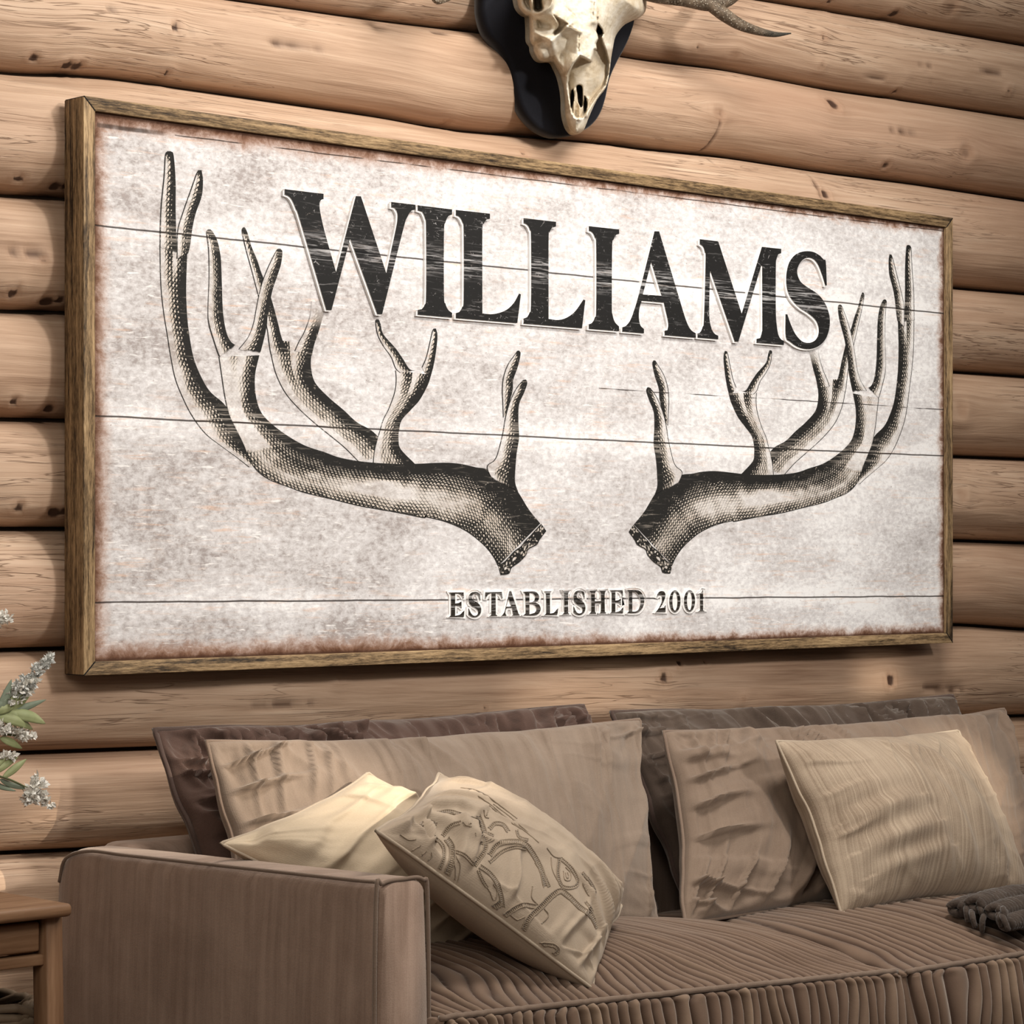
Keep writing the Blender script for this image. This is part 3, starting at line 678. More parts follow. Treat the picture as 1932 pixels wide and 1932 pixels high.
def antler_print(mir):
    V, Fc, at = [], [], {k: [] for k in ('s', 'across', 'dark', 'edge', 'fade', 'cover')}
    n0 = 0; NC = 21
    for bi, (rows, kind, tip, fade) in enumerate(BR):
        Lp = cr([(*r[0], 0) for r in rows], 6); Rp = cr([(*r[1], 0) for r in rows], 6)
        m = len(Lp)
        dep = PN - .00025 - .00006 * bi
        tt_ = np.linspace(0, 1, NC)
        G = np.zeros((m, NC, 3))
        for i in range(m):
            a = P(Lp[i][0], Lp[i][1], PN); c = P(Rp[i][0], Rp[i][1], PN)
            for j, q in enumerate(tt_):
                G[i, j] = (a.x * (1 - q) + c.x * q, dep, a.z * (1 - q) + c.z * q)
        mid = G[:, NC // 2]
        s = np.concatenate([[0], np.cumsum(np.linalg.norm(np.diff(mid, axis=0), axis=1))]) + bi * .37
        wd = np.linalg.norm(G[:, -1] - G[:, 0], axis=1)
        T2 = (tt_ * 2 - 1)[None, :] * np.ones((m, 1))
        ac = T2 * wd[:, None] / 2
        S2 = s[:, None] * np.ones((1, NC))
        nz = .05 + .10 * fbm(S2 * 40, T2 * 1.5 + bi * 3, 21, 2)
        if kind == 'main':
            pts = [(-1, .66), (-.75, .56), (-.45, .34), (-.1, .34), (.2, .62), (.55, .88), (.7, 1.05), (1, 1.25)]
        elif kind == 'stem':
            pts = [(-1, .1), (-.62, .16), (-.45, .44), (-.15, .5), (.05, .46), (.25, .7), (.45, .9), (.6, 1.05), (1, 1.2)]
        elif kind == 'burr':
            pts = [(-1, .9), (-.5, .75), (0, .8), (.5, .95), (1, 1.1)]
        else:
            pts = [(-1, .08), (-.6, .14), (-.35, .4), (0, .62), (.3, .76), (.5, .95), (.65, 1.08), (1, 1.2)]
        D = np.interp(T2, [p[0] for p in pts], [p[1] for p in pts]) + nz
        if kind in ('stem', 'main') or bi == 0:
            tn = ([-1, -.6, -.35, 0, .3, .5, .65, 1], [.08, .14, .4, .62, .76, .95, 1.08, 1.2])
            dbl = np.where(T2 < 0, np.interp(T2 * 2 + 1, *tn), np.interp(T2 * 2 - 1, *tn)) + nz
            bl_ = np.clip(((s - s[0]) / (s[-1] - s[0])) / (.28 if kind == 'stem' else .16 if bi == 0 else .1), 0, 1)[:, None]
            D = D * bl_ + np.minimum(dbl, .84 + .4 * (T2 > .55)) * (1 - bl_)
        if kind == 'burr': D = .85 + .7 * vn(S2 * 260, T2 * 2.2, 8)
        if kind == 'tine' and tip:
            sr = (s - s[0]) / (s[-1] - s[0])
            D = D + np.clip(1 - sr / .09, 0, 1)[:, None] * .8
        if kind == 'main':
            sr = (s - s[0]) / (s[-1] - s[0])
            D = D + (np.exp(-((sr - .30) / .1) ** 2) * .22 - np.exp(-((sr - .55) / .07) ** 2) * .3 * (np.abs(T2[0][0]) > 0))[:, None] * (T2 < .3) * (T2 > -.5)
            D = D + (np.clip((sr - .78) / .1, 0, 1) * .2)[:, None]
            D = np.where((sr[:, None] < .22) & (T2 < 0), D - .35 * (1 + T2 * 0), D)
        E = (wd / 2)[:, None] - np.abs(ac)
        if tip: E = np.minimum(E, (s - s[0])[:, None] * .8 + .0004)
        Fd = np.ones((m, NC))
        if fade:
            sr = (s - s[0]) / (s[-1] - s[0]); Fd = np.clip((sr - .05) / .42, 0, 1)[:, None] * np.ones((1, NC))
        Cv = np.ones((m, NC))
        if kind == 'tine' and (tip or fade):
            sr = (s - s[0]) / (s[-1] - s[0]); Cv = np.clip((1 - sr) / .06, 0, 1)[:, None] * np.ones((1, NC))
        if mir: G[:, :, 0] = 2 * ucm - G[:, :, 0]
        v, f = grid(G)
        V.append(v); Fc += [[i + n0 for i in q] for q in f]; n0 += len(v)
        for k, a in (('s', S2), ('across', ac), ('dark', D), ('edge', E), ('fade', Fd), ('cover', Cv)): at[k].append(a.ravel())
    o = mk('antler_print', np.concatenate(V), Fc, M_ANT, sign, smooth=False, attrs={k: np.concatenate(a) for k, a in at.items()})
    bm = bmesh.new(); bm.from_mesh(o.data)
    bm.normal_update()
    rv = [f for f in bm.faces if f.normal.y > 0]
    bmesh.ops.reverse_faces(bm, faces=rv); bm.to_mesh(o.data); bm.free()
    return o
antler_print(False)['label'] = 'engraved black antler with its burr at lower right'
antler_print(True)['label'] = 'engraved black antler with its burr at lower left'
# ================================================================== SOFA AND CUSHIONS
def fabric(name, c0, c1, weave=.5, sheen=.35, stripe=0, vert=0, rough=.85):
    t = NT(name, rough=rough, spec=.15, sheen=sheen, sheen_rough=.45)
    t.b.inputs['Sheen Tint'].default_value = (1, .93, .85, 1)
    v = t.attr('st', True)
    a = t.noise(v, 1, 4, .6, .3, sc=(9, 9, 9))
    fine = t.noise(v, 1, 3, .6, 0, sc=(420, 420, 420))
    f = t.math('ADD', t.math('MULTIPLY', a, .7), t.math('MULTIPLY', fine, .3))
    if vert:
        st = t.noise(v, 1, 4, .65, .2, sc=(70, 3.5, 1)); f = t.math('ADD', f, t.math('MULTIPLY', t.math('SUBTRACT', st, .5), vert))
    if stripe:
        st = t.noise(v, 1, 3, .7, 0, sc=(230, .9, 1)); f = t.math('ADD', f, t.math('MULTIPLY', t.math('SUBTRACT', st, .5), stripe))
    col = t.mix(t.rng(f, .3, .7), c0, c1)
    x, y, z = t.sep(v)
    wv = t.math('ADD', t.math('SINE', t.math('MULTIPLY', x, 3600)), t.math('SINE', t.math('MULTIPLY', y, 3600)))
    h = t.math('ADD', t.math('MULTIPLY', wv, .12 * weave), fine)
    if stripe: h = t.math('ADD', h, t.math('MULTIPLY', st, .5))
    return t.done(col, t.bump(h, .0008, .5))
M_VEL = fabric('brown_velvet', (.135, .083, .056), (.215, .14, .098), sheen=.5)
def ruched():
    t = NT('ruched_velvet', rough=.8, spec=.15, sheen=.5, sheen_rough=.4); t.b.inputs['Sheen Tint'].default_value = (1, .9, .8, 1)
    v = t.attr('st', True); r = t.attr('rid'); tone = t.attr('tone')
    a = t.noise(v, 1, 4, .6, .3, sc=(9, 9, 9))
    col = t.mix(t.rng(r, .25, 1.0, 0, 1), (.05, .028, .019), (.185, .122, .085))  # crest highlights painted in: ridge tops lighter, valleys darker in the base colour
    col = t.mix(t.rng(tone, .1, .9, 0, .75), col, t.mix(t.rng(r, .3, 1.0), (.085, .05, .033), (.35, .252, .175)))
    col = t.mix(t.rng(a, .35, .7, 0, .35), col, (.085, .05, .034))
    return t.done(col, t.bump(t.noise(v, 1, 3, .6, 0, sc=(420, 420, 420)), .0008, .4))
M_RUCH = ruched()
M_VELD = fabric('dark_brown_velvet', (.052, .028, .021), (.095, .056, .043), sheen=.4)
M_VELG = fabric('grey_brown_velvet', (.048, .032, .024), (.09, .064, .048), sheen=.4, vert=.3)
M_ARM = fabric('taupe_upholstery', (.225, .15, .11), (.35, .248, .19), vert=.9, sheen=.4)
M_TAU = fabric('taupe_cotton', (.175, .128, .094), (.25, .19, .145), vert=.4, sheen=.3)
M_TAU2 = fabric('brown_taupe_cotton', (.155, .109, .079), (.228, .166, .122), vert=.4, sheen=.3)
M_CRE = fabric('cream_cotton', (.44, .35, .245), (.56, .455, .33), sheen=.2)
M_LIN = fabric('striped_linen', (.225, .165, .115), (.40, .315, .23), stripe=1.1, sheen=.2)
M_EMB = fabric('beige_brocade', (.31, .24, .175), (.42, .335, .25), sheen=.2)
M_PIPE = fabric('piping_cord', (.16, .11, .08), (.22, .16, .12), sheen=.3)
M_PIPD = fabric('dark_piping_cord', (.05, .032, .025), (.085, .055, .045), sheen=.3)
M_PIPC = fabric('beige_piping_cord', (.34, .27, .2), (.44, .36, .27), sheen=.2)
M_THREAD = fabric('taupe_embroidery_thread', (.19, .142, .098), (.29, .225, .16), sheen=.3)

CAMV = np.array([0, 0, CAMZ])
def pix(V):
    V = np.asarray(V) - CAMV
    d = V[..., 0] * FX + V[..., 1] * FY; r = V[..., 0] * RX + V[..., 1] * RY
    return CX + F * r / d, HZ - F * V[..., 2] / d

class Pillow:
    def __init__(s, c, T, bow=(.06, .06), a=.5, wr=.006, wf=16, seed=1, N=110, tb=None, fold=None, cr_amp=.2, lump=.006, ridge=None):
        TL, TR, BR, BL = [np.array(q, float) for q in c]
        W = (np.linalg.norm(TR - TL) + np.linalg.norm(BR - BL)) / 2; H = (np.linalg.norm(BL - TL) + np.linalg.norm(BR - TR)) / 2
        s.W, s.H = W, H
        k = max(W, H) / max(min(W, H), .01)
        NS = int(N * W / max(W, H)) + 30; NTt = int(N * H / max(W, H)) + 30
        def sp(n):
            u = np.linspace(0, 1, n); return .72 * u + .28 * (.5 - .5 * np.cos(math.pi * u))
        S_g, T_g = np.meshgrid(sp(NS), sp(NTt), indexing='ij')
        sw = .5 + (S_g - .5) * (1 - bow[0] * np.sin(math.pi * T_g)); tw = .5 + (T_g - .5) * (1 - bow[1] * np.sin(math.pi * S_g))
        # irregular seam
        sw = sw + .006 * vn(T_g * 7, S_g * 0 + seed, 3) * np.abs(S_g * 2 - 1) ** 4
        tw = tw + .006 * vn(S_g * 7, T_g * 0 + seed + 5, 3) * np.abs(T_g * 2 - 1) ** 4
        s_, t_ = sw[..., None], tw[..., None]
        base = TL * (1 - s_) * (1 - t_) + TR * s_ * (1 - t_) + BR * s_ * t_ + BL * (1 - s_) * t_
        n0 = np.cross(BR - TL, TR - BL); n0 /= np.linalg.norm(n0)
        if n0 @ (CAMV - (TL + BR) / 2) < 0: n0 = -n0
        s.n0 = n0
        es = np.minimum(S_g, 1 - S_g) * W; et = np.minimum(T_g, 1 - T_g) * H
        prof = (4 * S_g * (1 - S_g)) ** a * (4 * T_g * (1 - T_g)) ** a
        h = T / 2 * prof
        if tb is not None: h = h * (1 + tb * (T_g - .5))
        def wrinkles(sd):
            w = 0; EW = [1, .45, 1, .8]; ei = -1
            for e, al, L in ((S_g * W, T_g * H, H), ((1 - S_g) * W, T_g * H, H), (T_g * H, S_g * W, W), ((1 - T_g) * H, S_g * W, W)):
                sd += 7; ei += 1
                q = al * wf * 1.9 + .9 * vn(al * 6, e * 9, sd) + e * wf * .35 * vn(al * 3, 0 * e, sd + 1)
                r = vn(q, e * 3.5, sd + 2); r = 1.9 * np.exp(-(r / .24) ** 2) - .7
                w = w + 3.6 * EW[ei] * np.sign(r) * np.abs(r) ** 1.0 * np.exp(-e / .075) * (1 - np.exp(-(e / .022) ** 2)) * (.55 + .45 * vn(al * 4, 0 * al, sd + 3))
            for cx_, cy_ in ((0, 0), (1, 0), (1, 1), (0, 1)):
                sd += 5
                dx = np.abs(S_g - cx_) * W; dy = np.abs(T_g - cy_) * H
                r_ = np.hypot(dx, dy); an = np.arctan2(dy, dx)
                w = w + cr_amp * vn(an * 6.5, r_ * 3, sd) * np.exp(-((r_ - .07) / .09) ** 2) * 1.1
            return w
        near0 = np.clip(np.minimum(es, et) / .02, 0, 1)
        hf = h + near0 * (wr * wrinkles(seed * 31) + lump * fbm(S_g * W * 7, T_g * H * 7, seed, 3) * prof)
        if fold is not None: hf = hf + near0 * fold(S_g, T_g, W, H)
        if ridge is not None: hf = hf + near0 * ridge(S_g, T_g, W, H)
        hb = h * .9
        s.Fr = base + n0 * np.maximum(hf, .001)[..., None]
        Bk = base - n0 * hb[..., None]
        s.S, s.T = S_g, T_g
        vf, ff = grid(s.Fr); m = len(vf)
        vb, fb = grid(Bk)
        fb = [[i + m for i in q[::-1]] for q in fb]
        # weld seam: reuse front boundary vertices
        idx = np.arange(m).reshape(NS, NTt)
        bd = np.concatenate([idx[:, 0], idx[-1, 1:], idx[-2::-1, -1], idx[0, -2:0:-1]])
        mp = {int(i) + m: int(i) for i in bd}
        fb = [[mp.get(i, i) for i in q] for q in fb]
        s.v = np.concatenate([vf, vb]); s.f = ff + fb
        s.bd = vf[bd]
        st = np.stack([S_g * W + seed * 1.7, T_g * H, np.zeros_like(S_g)], -1).reshape(-1, 3)
        s.st = np.concatenate([st, st + [0, 0, .5]])
    def build(s, name, mat, parent=None, org=None):
        # drop unused vertices (the welded ones of the back)
        used = np.zeros(len(s.v), bool); used[np.unique(np.concatenate([np.array(q) for q in s.f]))] = True
        new = np.cumsum(used) - 1
        o = mk(name, s.v[used], [[new[i] for i in q] for q in s.f], mat, parent, attrs={'st': s.st[used]}, org=org)
        return recalc(o)
    def piping(s, mat, parent, r=.0042, name='piping'):
        b = s.bd[::3] + s.n0 * .001
        v, f = tube(b, r, 8, 1, True)
        st = np.stack([v[:, 0], v[:, 2], v[:, 1]], -1)
        return recalc(mk(name, v, f, mat, parent, attrs={'st': st}))

def st_box(v): 
    v = np.asarray(v); return np.stack([v[:, 0] + v[:, 1], v[:, 2], v[:, 1] * 0], -1)

sofa = empty('sofa', (3.2, 2.95, 0), 'brown velvet two-seat sofa with slim arms standing along the log wall', 'sofa')

# --- left arm (slim upright slab)
af, ab = 2.545, 3.285
ao = PX(718, 1667, P(718, 1667, af).x).x
q1 = P(718, 1667, af); q2 = P(793, 1657, af)
ax0, ax1 = q1.x, q2.x + .012
azf = q1.z; azb = PX(90, 1598, ax0).z
def slab(x0, x1, y0, y1, z0, zf, zb, nu=60, bulge=.006, rc=.018, seed=1, crowned=True):
    """upholstered slab: closed cross-section (x,z) lofted along y, rounded at both ends"""
    def sect(y, shrink, dz):
        zt = zf + (zb - zf) * (y - y0) / (y1 - y0) - dz
        xm = (x0 + x1) / 2; hw = (x1 - x0) / 2 - shrink
        pts = []
        hs = np.linspace(z0, zt - rc, 46)
        for z in hs: pts.append((xm - hw - bulge * math.sin(math.pi * (z - z0) / (zt - z0)), z))
        for a in np.linspace(math.pi, 0, 14)[1:-1]:
            pts.append((xm + (hw - rc) * np.sign(math.cos(a)) * abs(math.cos(a)) ** .15 + rc * math.cos(a), zt - rc + rc * math.sin(a) + .003))
        for z in hs[::-1]: pts.append((xm + hw + bulge * math.sin(math.pi * (z - z0) / (zt - z0)), z))
        return pts
    ys = np.concatenate([y0 + .022 * (1 - np.cos(np.linspace(0, math.pi / 2, 7))), np.linspace(y0 + .03, y1 - .06, nu), y1 - .05 + .05 * np.sin(np.linspace(0, math.pi / 2, 8))])
    G = []
    for y in ys:
        e0 = y - y0; e1 = y1 - y
        sh = .006 * max(0, 1 - e0 / .022) ** 2 + .012 * max(0, 1 - e1 / .05) ** 2
        dz = .004 * max(0, 1 - e0 / .022) ** 2 + .028 * max(0, 1 - e1 / .07) ** 2
        G.append([(x, y, z) for x, z in sect(y, sh, dz)])
    G = np.array(G)
    wv = .0022 * fbm(G[..., 1] * 16, G[..., 2] * 1.6 + seed, seed, 3) + .0025 * vn(G[..., 1] * 38, G[..., 2] * 5, seed + 4) * np.clip(1 - (azf - G[..., 2]) / .12, 0, 1) * (G[..., 2] < azf - .02)
    G[..., 0] -= wv * np.sign((x0 + x1) / 2 - G[..., 0]) 
    v, f = grid(G, cj=True)
    n = G.shape[1]; m = G.shape[0]
    f = f + [list(range(n)), list(range((m - 1) * n, m * n))[::-1]]
    return v, f
v, f = slab(ax0, ax1, af, ab, .1, azf, azb)
o = recalc(mk('arm', v, f, M_ARM, sofa, attrs={'st': np.stack([v[:, 1] + v[:, 0], v[:, 2], v[:, 0]], -1)}))
armL = o
pp = [(ax0 - .003, af + .004, .11), (ax0 - .007, af + .004, .35), (ax0 - .004, af + .004, azf - .02), (ax0 + .006, af + .003, azf - .001), ((ax0 + ax1) / 2, af + .002, azf + .002), (ax1 - .006, af + .003, azf - .001), (ax1 + .004, af + .004, azf - .03), (ax1 + .006, af + .004, .35), (ax1 + .003, af + .004, .11)]
v, f = tube(pp, .0028, 8, 8); recalc(mk('piping', v, f, M_PIPE, o, attrs={'st': st_box(v)}))
pp = [(ax0 + .002, af + .01, azf + .001)] + [(ax0 + .001, y, azf + (azb - azf) * (y - af) / (ab - af) + .0005) for y in np.linspace(af + .05, ab - .09, 8)] + [(ax0 + .003, ab - .03, azb - .014), (ax0 + .008, ab - .006, azb - .05)]
v, f = tube(pp, .0026, 8, 6); recalc(mk('piping', v, f, M_PIPE, o, attrs={'st': st_box(v)}))
# --- right arm
rx0 = 4.235
v, f = slab(rx0, rx0 + .075, af, ab, .1, azf - .01, azb - .01, seed=5)
recalc(mk('arm', v, f, M_ARM, sofa, attrs={'st': np.stack([v[:, 1] + v[:, 0], v[:, 2], v[:, 0]], -1)}))
# --- backrest and base
b = MB(); b.box(ax1 - .004, rx0 + .004, 3.20, 3.285, .1, .603, .022, 4)
v = np.concatenate(b.v); mk('backrest', v, b.f, M_ARM, sofa, attrs={'st': st_box(v)})
b = MB(); b.box(ax1 - .002, rx0 + .002, 2.57, 3.20, .1, .232, .012, 3)
v = np.concatenate(b.v); mk('seat_base', v, b.f, M_VEL, sofa, attrs={'st': st_box(v)})
tt = NT('dark_wood_leg', rough=.45); M_LEG = tt.done(tt.ramp(tt.noise(tt.map(tt.obj(), (20, 20, 4)), 2, 4), [(.3, (.03, .018, .01)), (.7, (.07, .04, .022))]))
for x, y in ((ax0 + .05, af + .05), (rx0 + .03, af + .05), (ax0 + .05, ab - .05), (rx0 + .03, ab - .05)):
    b = MB(); b.tube([(x, y, .103), (x, y, .05), (x, y, 0)], [.026, .021, .016], 14, 3); recalc(b.build('leg', M_LEG, sofa))

# --- ruched seat cushions
def seat(x0, x1, pl, pr_, seed, N=44):
    """pl, pr_: world points of the front seam at the left and right end"""
    NQ, NPp = 620, 150
    zt = (pl.z + pr_.z) / 2
    path = [(3.195, -.02), (3.12, .012), (2.98, .026), (2.82, .034), (2.68, .030), (2.60, .018), (2.55, .006), (0, 0), (-.010, -.016), (-.020, -.07), (-.018, -.13), (-.006, -.178), (.012, -.2)]
    k_edge = 7
    q = np.linspace(0, 1, NQ)
    fr = pl.y + (pr_.y - pl.y) * q; zf = pl.z + (pr_.z - pl.z) * q
    # scalloped front seam
    pts = []
    for i, (n, dz) in enumerate(path):
        if i < k_edge:
            y = n + (fr - 2.5) * max(0, (3.2 - n) / .7); z = zf + dz
        else: y = fr + n; z = zf + dz
        pts.append(np.stack([y, z], -1))
    pts = np.array(pts)                        # (K, NQ, 2)
    K = len(path); tpar = np.linspace(0, K - 1, NPp)
    C1 = np.stack([cr(np.concatenate([pts[:, j], np.zeros((K, 1))], 1), 12)[:, :2] for j in range(0, NQ, 20)] , 1)
    tt_ = np.linspace(0, 1, C1.shape[0]); jj = np.arange(0, NQ, 20)
    ti = np.interp(np.linspace(0, 1, NPp), np.linspace(0, 1, C1.shape[0]), np.arange(C1.shape[0]))
    Y = np.empty((NPp, NQ)); Z = np.empty((NPp, NQ))
    for p in range(NPp):
        a = int(min(ti[p], C1.shape[0] - 1.001)); w = ti[p] - a
        row = C1[a] * (1 - w) + C1[a + 1] * w
        Y[p] = np.interp(np.arange(NQ), jj, row[:, 0]); Z[p] = np.interp(np.arange(NQ), jj, row[:, 1])
    pe = k_edge / (K - 1)
    PP = np.linspace(0, 1, NPp)[:, None] * np.ones((1, NQ)); Q = q[None, :] * np.ones((NPp, 1))
    W = x1 - x0
    e = np.minimum(Q, 1 - Q) * W
    # rounded sides
    side = np.sqrt(np.clip(1 - (1 - np.clip(e / .05, 0, 1)) ** 2, 0, 1))
    top = np.clip((pe - PP) / pe, 0, 1)
    crown = .030 * (4 * Q * (1 - Q)) ** .6 * np.sin(np.clip(top, 0, 1) * math.pi) ** .8
    Z = Z + crown - .03 * (1 - side) * np.clip(top * 3, 0, 1)
    frontm = np.clip((PP - pe) / .04, 0, 1)
    Y = Y + .018 * (1 - side) * np.clip(frontm, 0, 1)
    ph = N * Q + 1.5 * vn(Q * 5, PP * 3, seed) + .5 * vn(Q * 13, PP * 6, seed + 3) + .22 * vn(Q * 30, PP * 12, seed + 5) + top ** 1.3 * (7.5 * (Q - .15)) + 1.6 * top * vn(Q * 2.2, top * 2.0, seed + 9)
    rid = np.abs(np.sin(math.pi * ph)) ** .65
    per = vn(np.floor(ph) * 3.3, 0 * ph + seed, 4)
    amp = (.0085 + .0105 * frontm) * np.clip(np.abs(PP - pe) / .02, .12, 1) * (.75 + .35 * per)
    amp = amp * (1 - .55 * np.clip((top - .45) / .4, 0, 1))
    X = x0 + (x1 - x0) * Q
    X = X + (.5 - Q) * .0 
    G = np.stack([X, Y, Z], -1)
    du = np.gradient(G, axis=1); dp = np.gradient(G, axis=0)
    Nn = np.cross(dp, du); Nn /= np.linalg.norm(Nn, axis=-1)[..., None] + 1e-9
    sg = np.sign(Nn[NPp // 4, NQ // 2, 2]); Nn *= sg
    lumps = .004 * fbm(X * 6, PP * 8, seed, 3) * np.clip(top * 4, 0, 1)
    G = G + Nn * ((rid - .5) * amp + lumps)[..., None]
    # close the shell with a bottom and sides
    bot = np.stack([X[0], np.full(NQ, 3.19), np.full(NQ, .236)], -1)[None]
    botf = np.stack([X[0], fr + .02, np.full(NQ, .234)], -1)[None]
    G = np.concatenate([bot, G, botf], 0)
    v, f = grid(G, ci=True)
    m, n = G.shape[:2]
    f = f + [[i * n for i in range(m)], [i * n + n - 1 for i in range(m)][::-1]]
    Xs = np.concatenate([X[:1], X, X[:1]], 0); Ps = np.linspace(0, 1.3, m)[:, None] * np.ones((1, n))
    st = np.stack([Xs, Ps, Xs * 0 + seed], -1).reshape(-1, 3)
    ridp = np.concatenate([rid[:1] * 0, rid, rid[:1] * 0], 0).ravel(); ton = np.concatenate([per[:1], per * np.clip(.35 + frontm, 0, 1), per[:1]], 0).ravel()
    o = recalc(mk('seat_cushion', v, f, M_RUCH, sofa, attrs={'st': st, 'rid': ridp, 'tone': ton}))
    row = int(pe * (NPp - 1)) + 1
    ed = G[row]
    line = [tuple(ed[i] + np.array([0, -.0035, .002])) for i in range(2, NQ - 1, 6)]
    v, f = tube(line, .0042, 8, 1)
    recalc(mk('piping', v, f, M_PIPE, o, attrs={'st': st_box(v)}))
    return o
pA, pB = P(800, 1930, 2.53), P(1694, 1836, 2.49)
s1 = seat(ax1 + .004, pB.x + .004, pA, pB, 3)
s1['label'] = 'ruched seat cushion on the left, under the embroidered pillow'
pC, pD = P(1704, 1838, 2.50), P(1932, 1810, 2.50)
sl = (pD.z - pC.z) / (pD.x - pC.x) * .5
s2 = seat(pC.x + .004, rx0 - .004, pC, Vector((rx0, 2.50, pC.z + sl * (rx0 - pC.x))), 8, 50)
s2['label'] = 'ruched seat cushion on the right'

def diag(amp, f_, seed, top=.35):
    def g(S, T, W, H):
        x, y = S * W, T * H
        q = x * f_ - y * f_ * .55 + 1.2 * vn(x * 5, y * 5, seed)
        r = 1 - 2 * np.abs(vn(q, x * .8 + y * .8, seed + 1))
        return amp * r * np.exp(-np.maximum(T - .02, 0) / top) * (.7 + .6 * vn(x * 6, y * 3, seed + 2))
    return g
# --- dark back cushions (parts of the sofa)
def back_cushion(tl, tr, seed, mat, lab, nb=2.99, nt=3.215):
    TL, TR = P(*tl, nt), P(*tr, nt)
    BL = Vector((TL.x + .01, nb + .05, .44)); BR = Vector((TR.x - .0, nb + .05, .44))
    p = Pillow((TL, TR, BR, BL), .13, (.015, .06), .38, .007, 26, seed, 190, ridge=diag(.024, 26, seed, .5), lump=.005)
    o = p.build('back_cushion', mat, sofa); o['label'] = lab
    p.piping(M_PIPD, o, .0045); return o
back_cushion((287, 1378), (1096, 1332), 11, M_VELD, 'dark plum-brown back cushion behind the left seat')
back_cushion((1148, 1345), (1792, 1314), 12, M_VELG, 'dark grey-brown back cushion behind the right seat')

# --- loose cushions
def cushion(name, c, T, mat, pmat, label, group=None, pr=.0036, **k):
    p = Pillow(c, T, **k)
    ctr = np.mean([np.array(q) for q in c], 0)
    o = p.build(name, mat, None, org=tuple(ctr))
    tag(o, label, 'cushion', group)
    if pmat is not None: p.piping(pmat, o, pr)
    return o, p
def foldsT(S, T, W, H):
    x, y = S * W, T * H
    w = 1 - 2 * np.abs(vn(x * 16 - y * 10, y * 2 + x, 41)); w2 = 1 - 2 * np.abs(vn(x * 9 + y * 6, y * 4, 42))
    return .013 * w * np.exp(-T / .3) + .008 * w2 * np.exp(-(1 - S) / .3)
T1, pT1 = cushion('lumbar_cushion', (P(383, 1400, 3.07), P(1203, 1358, 3.07), P(1240, 1748, 2.915), P(466, 1838, 2.90)), .16, M_TAU, M_PIPE,
    'long taupe cushion leaning on the dark back cushion behind the cream pillow', 'long taupe cushions against the sofa back', bow=(.035, .085), a=.42, wr=.008, wf=20, seed=21, N=210, fold=foldsT, pr=.003)
T2, pT2 = cushion('lumbar_cushion', (P(1248, 1383, 3.05), P(1893, 1340, 3.05), P(1968, 1668, 2.86), P(1288, 1746, 2.88)), .16, M_TAU2, M_PIPE,
    'long brown-taupe cushion behind the striped linen pillow', 'long taupe cushions against the sofa back', bow=(.04, .07), a=.42, wr=.009, wf=18, seed=23, N=200, fold=foldsT, pr=.003)
def foldL(S, T, W, H):
    x, y = S * W, T * H
    w = 0
    for (a, b, c, d, wd, am) in ((.55, .12, .72, .75, .018, .012), (.66, .35, .80, .85, .02, .014), (.5, .4, .62, .98, .016, .010), (.3, .05, .62, .22, .016, .008), (.08, .55, .34, .50, .016, .012), (.12, .72, .4, .66, .016, .010), (.15, .86, .45, .8, .014, .008), (.42, .62, .5, .98, .014, .008)):
        ax, ay, bx, by = a * W, b * H, c * W, d * H
        L2 = (bx - ax) ** 2 + (by - ay) ** 2; u = np.clip(((x - ax) * (bx - ax) + (y - ay) * (by - ay)) / L2, 0, 1)
        dd = np.hypot(x - ax - u * (bx - ax), y - ay - u * (by - ay)); side = np.sign((x - ax) * (by - ay) - (y - ay) * (bx - ax))
        am = am * .7
        w = w + am * np.exp(-(dd / wd) ** 2) * np.sin(math.pi * np.clip(u, .02, .98)) ** .5 - am * .5 * np.exp(-((dd - wd * 1.6) / wd) ** 2) * (side > 0)
    return w
L1, pL1 = cushion('throw_pillow', (P(1463, 1398, 2.885), P(1808, 1380, 2.945), P(1945, 1688, 2.74), P(1585, 1722, 2.765)), .19, M_LIN, M_PIPC,
    'light beige striped linen pillow propped on the right seat', bow=(.05, .06), a=.5, wr=.0022, wf=13, cr_amp=.25, lump=.003, seed=25, N=150, fold=foldL, pr=.0024)
C1_, pC1 = cushion('throw_pillow', (P(413, 1590, 2.90), P(695, 1459, 2.93), P(1010, 1680, 2.90), P(905, 1862, 2.76)), .17, M_CRE, M_PIPC,
    'plain cream pillow tilted on its corner behind the sofa arm', bow=(.05, .07), a=.5, wr=.009, wf=14, seed=27, N=140, pr=.0022)
E1, pE1 = cushion('throw_pillow', (P(709, 1570, 2.60), P(828, 1462, 2.90), P(1172, 1712, 2.76), P(1116, 1868, 2.555)), .17, M_EMB, M_PIPC,
    'beige pillow embroidered with taupe scrolls, tilted against the cream pillow', bow=(.045, .05), a=.5, wr=.007, wf=15, seed=29, N=170, pr=.0026)

# embroidery: stitched scrolls laid on the pillow's face
def c5(l): return [(690 + x * .2588, 1440 + y * .2588) for x, y in l]
fx, fy = pix(pE1.Fr); FP = pE1.Fr.reshape(-1, 3); FPX = np.stack([fx.ravel(), fy.ravel()], -1)
gN = np.cross(np.gradient(pE1.Fr, axis=0), np.gradient(pE1.Fr, axis=1)).reshape(-1, 3)
gN /= np.linalg.norm(gN, axis=1)[:, None] + 1e-12
gN *= np.sign((gN * pE1.n0).sum(1))[:, None]
facing = (gN * (CAMV - FP)).sum(1) > .05
FP, FPX, gN = FP[facing], FPX[facing], gN[facing]
def snap(px, py, lift):
    d = np.hypot(FPX[:, 0] - px, FPX[:, 1] - py); i = np.argpartition(d, 5)[:5]; w = 1 / (d[i] + .3) ** 2
    if d[i].min() > 4: return None
    return ((FP[i] + gN[i] * lift) * w[:, None]).sum(0) / w.sum()
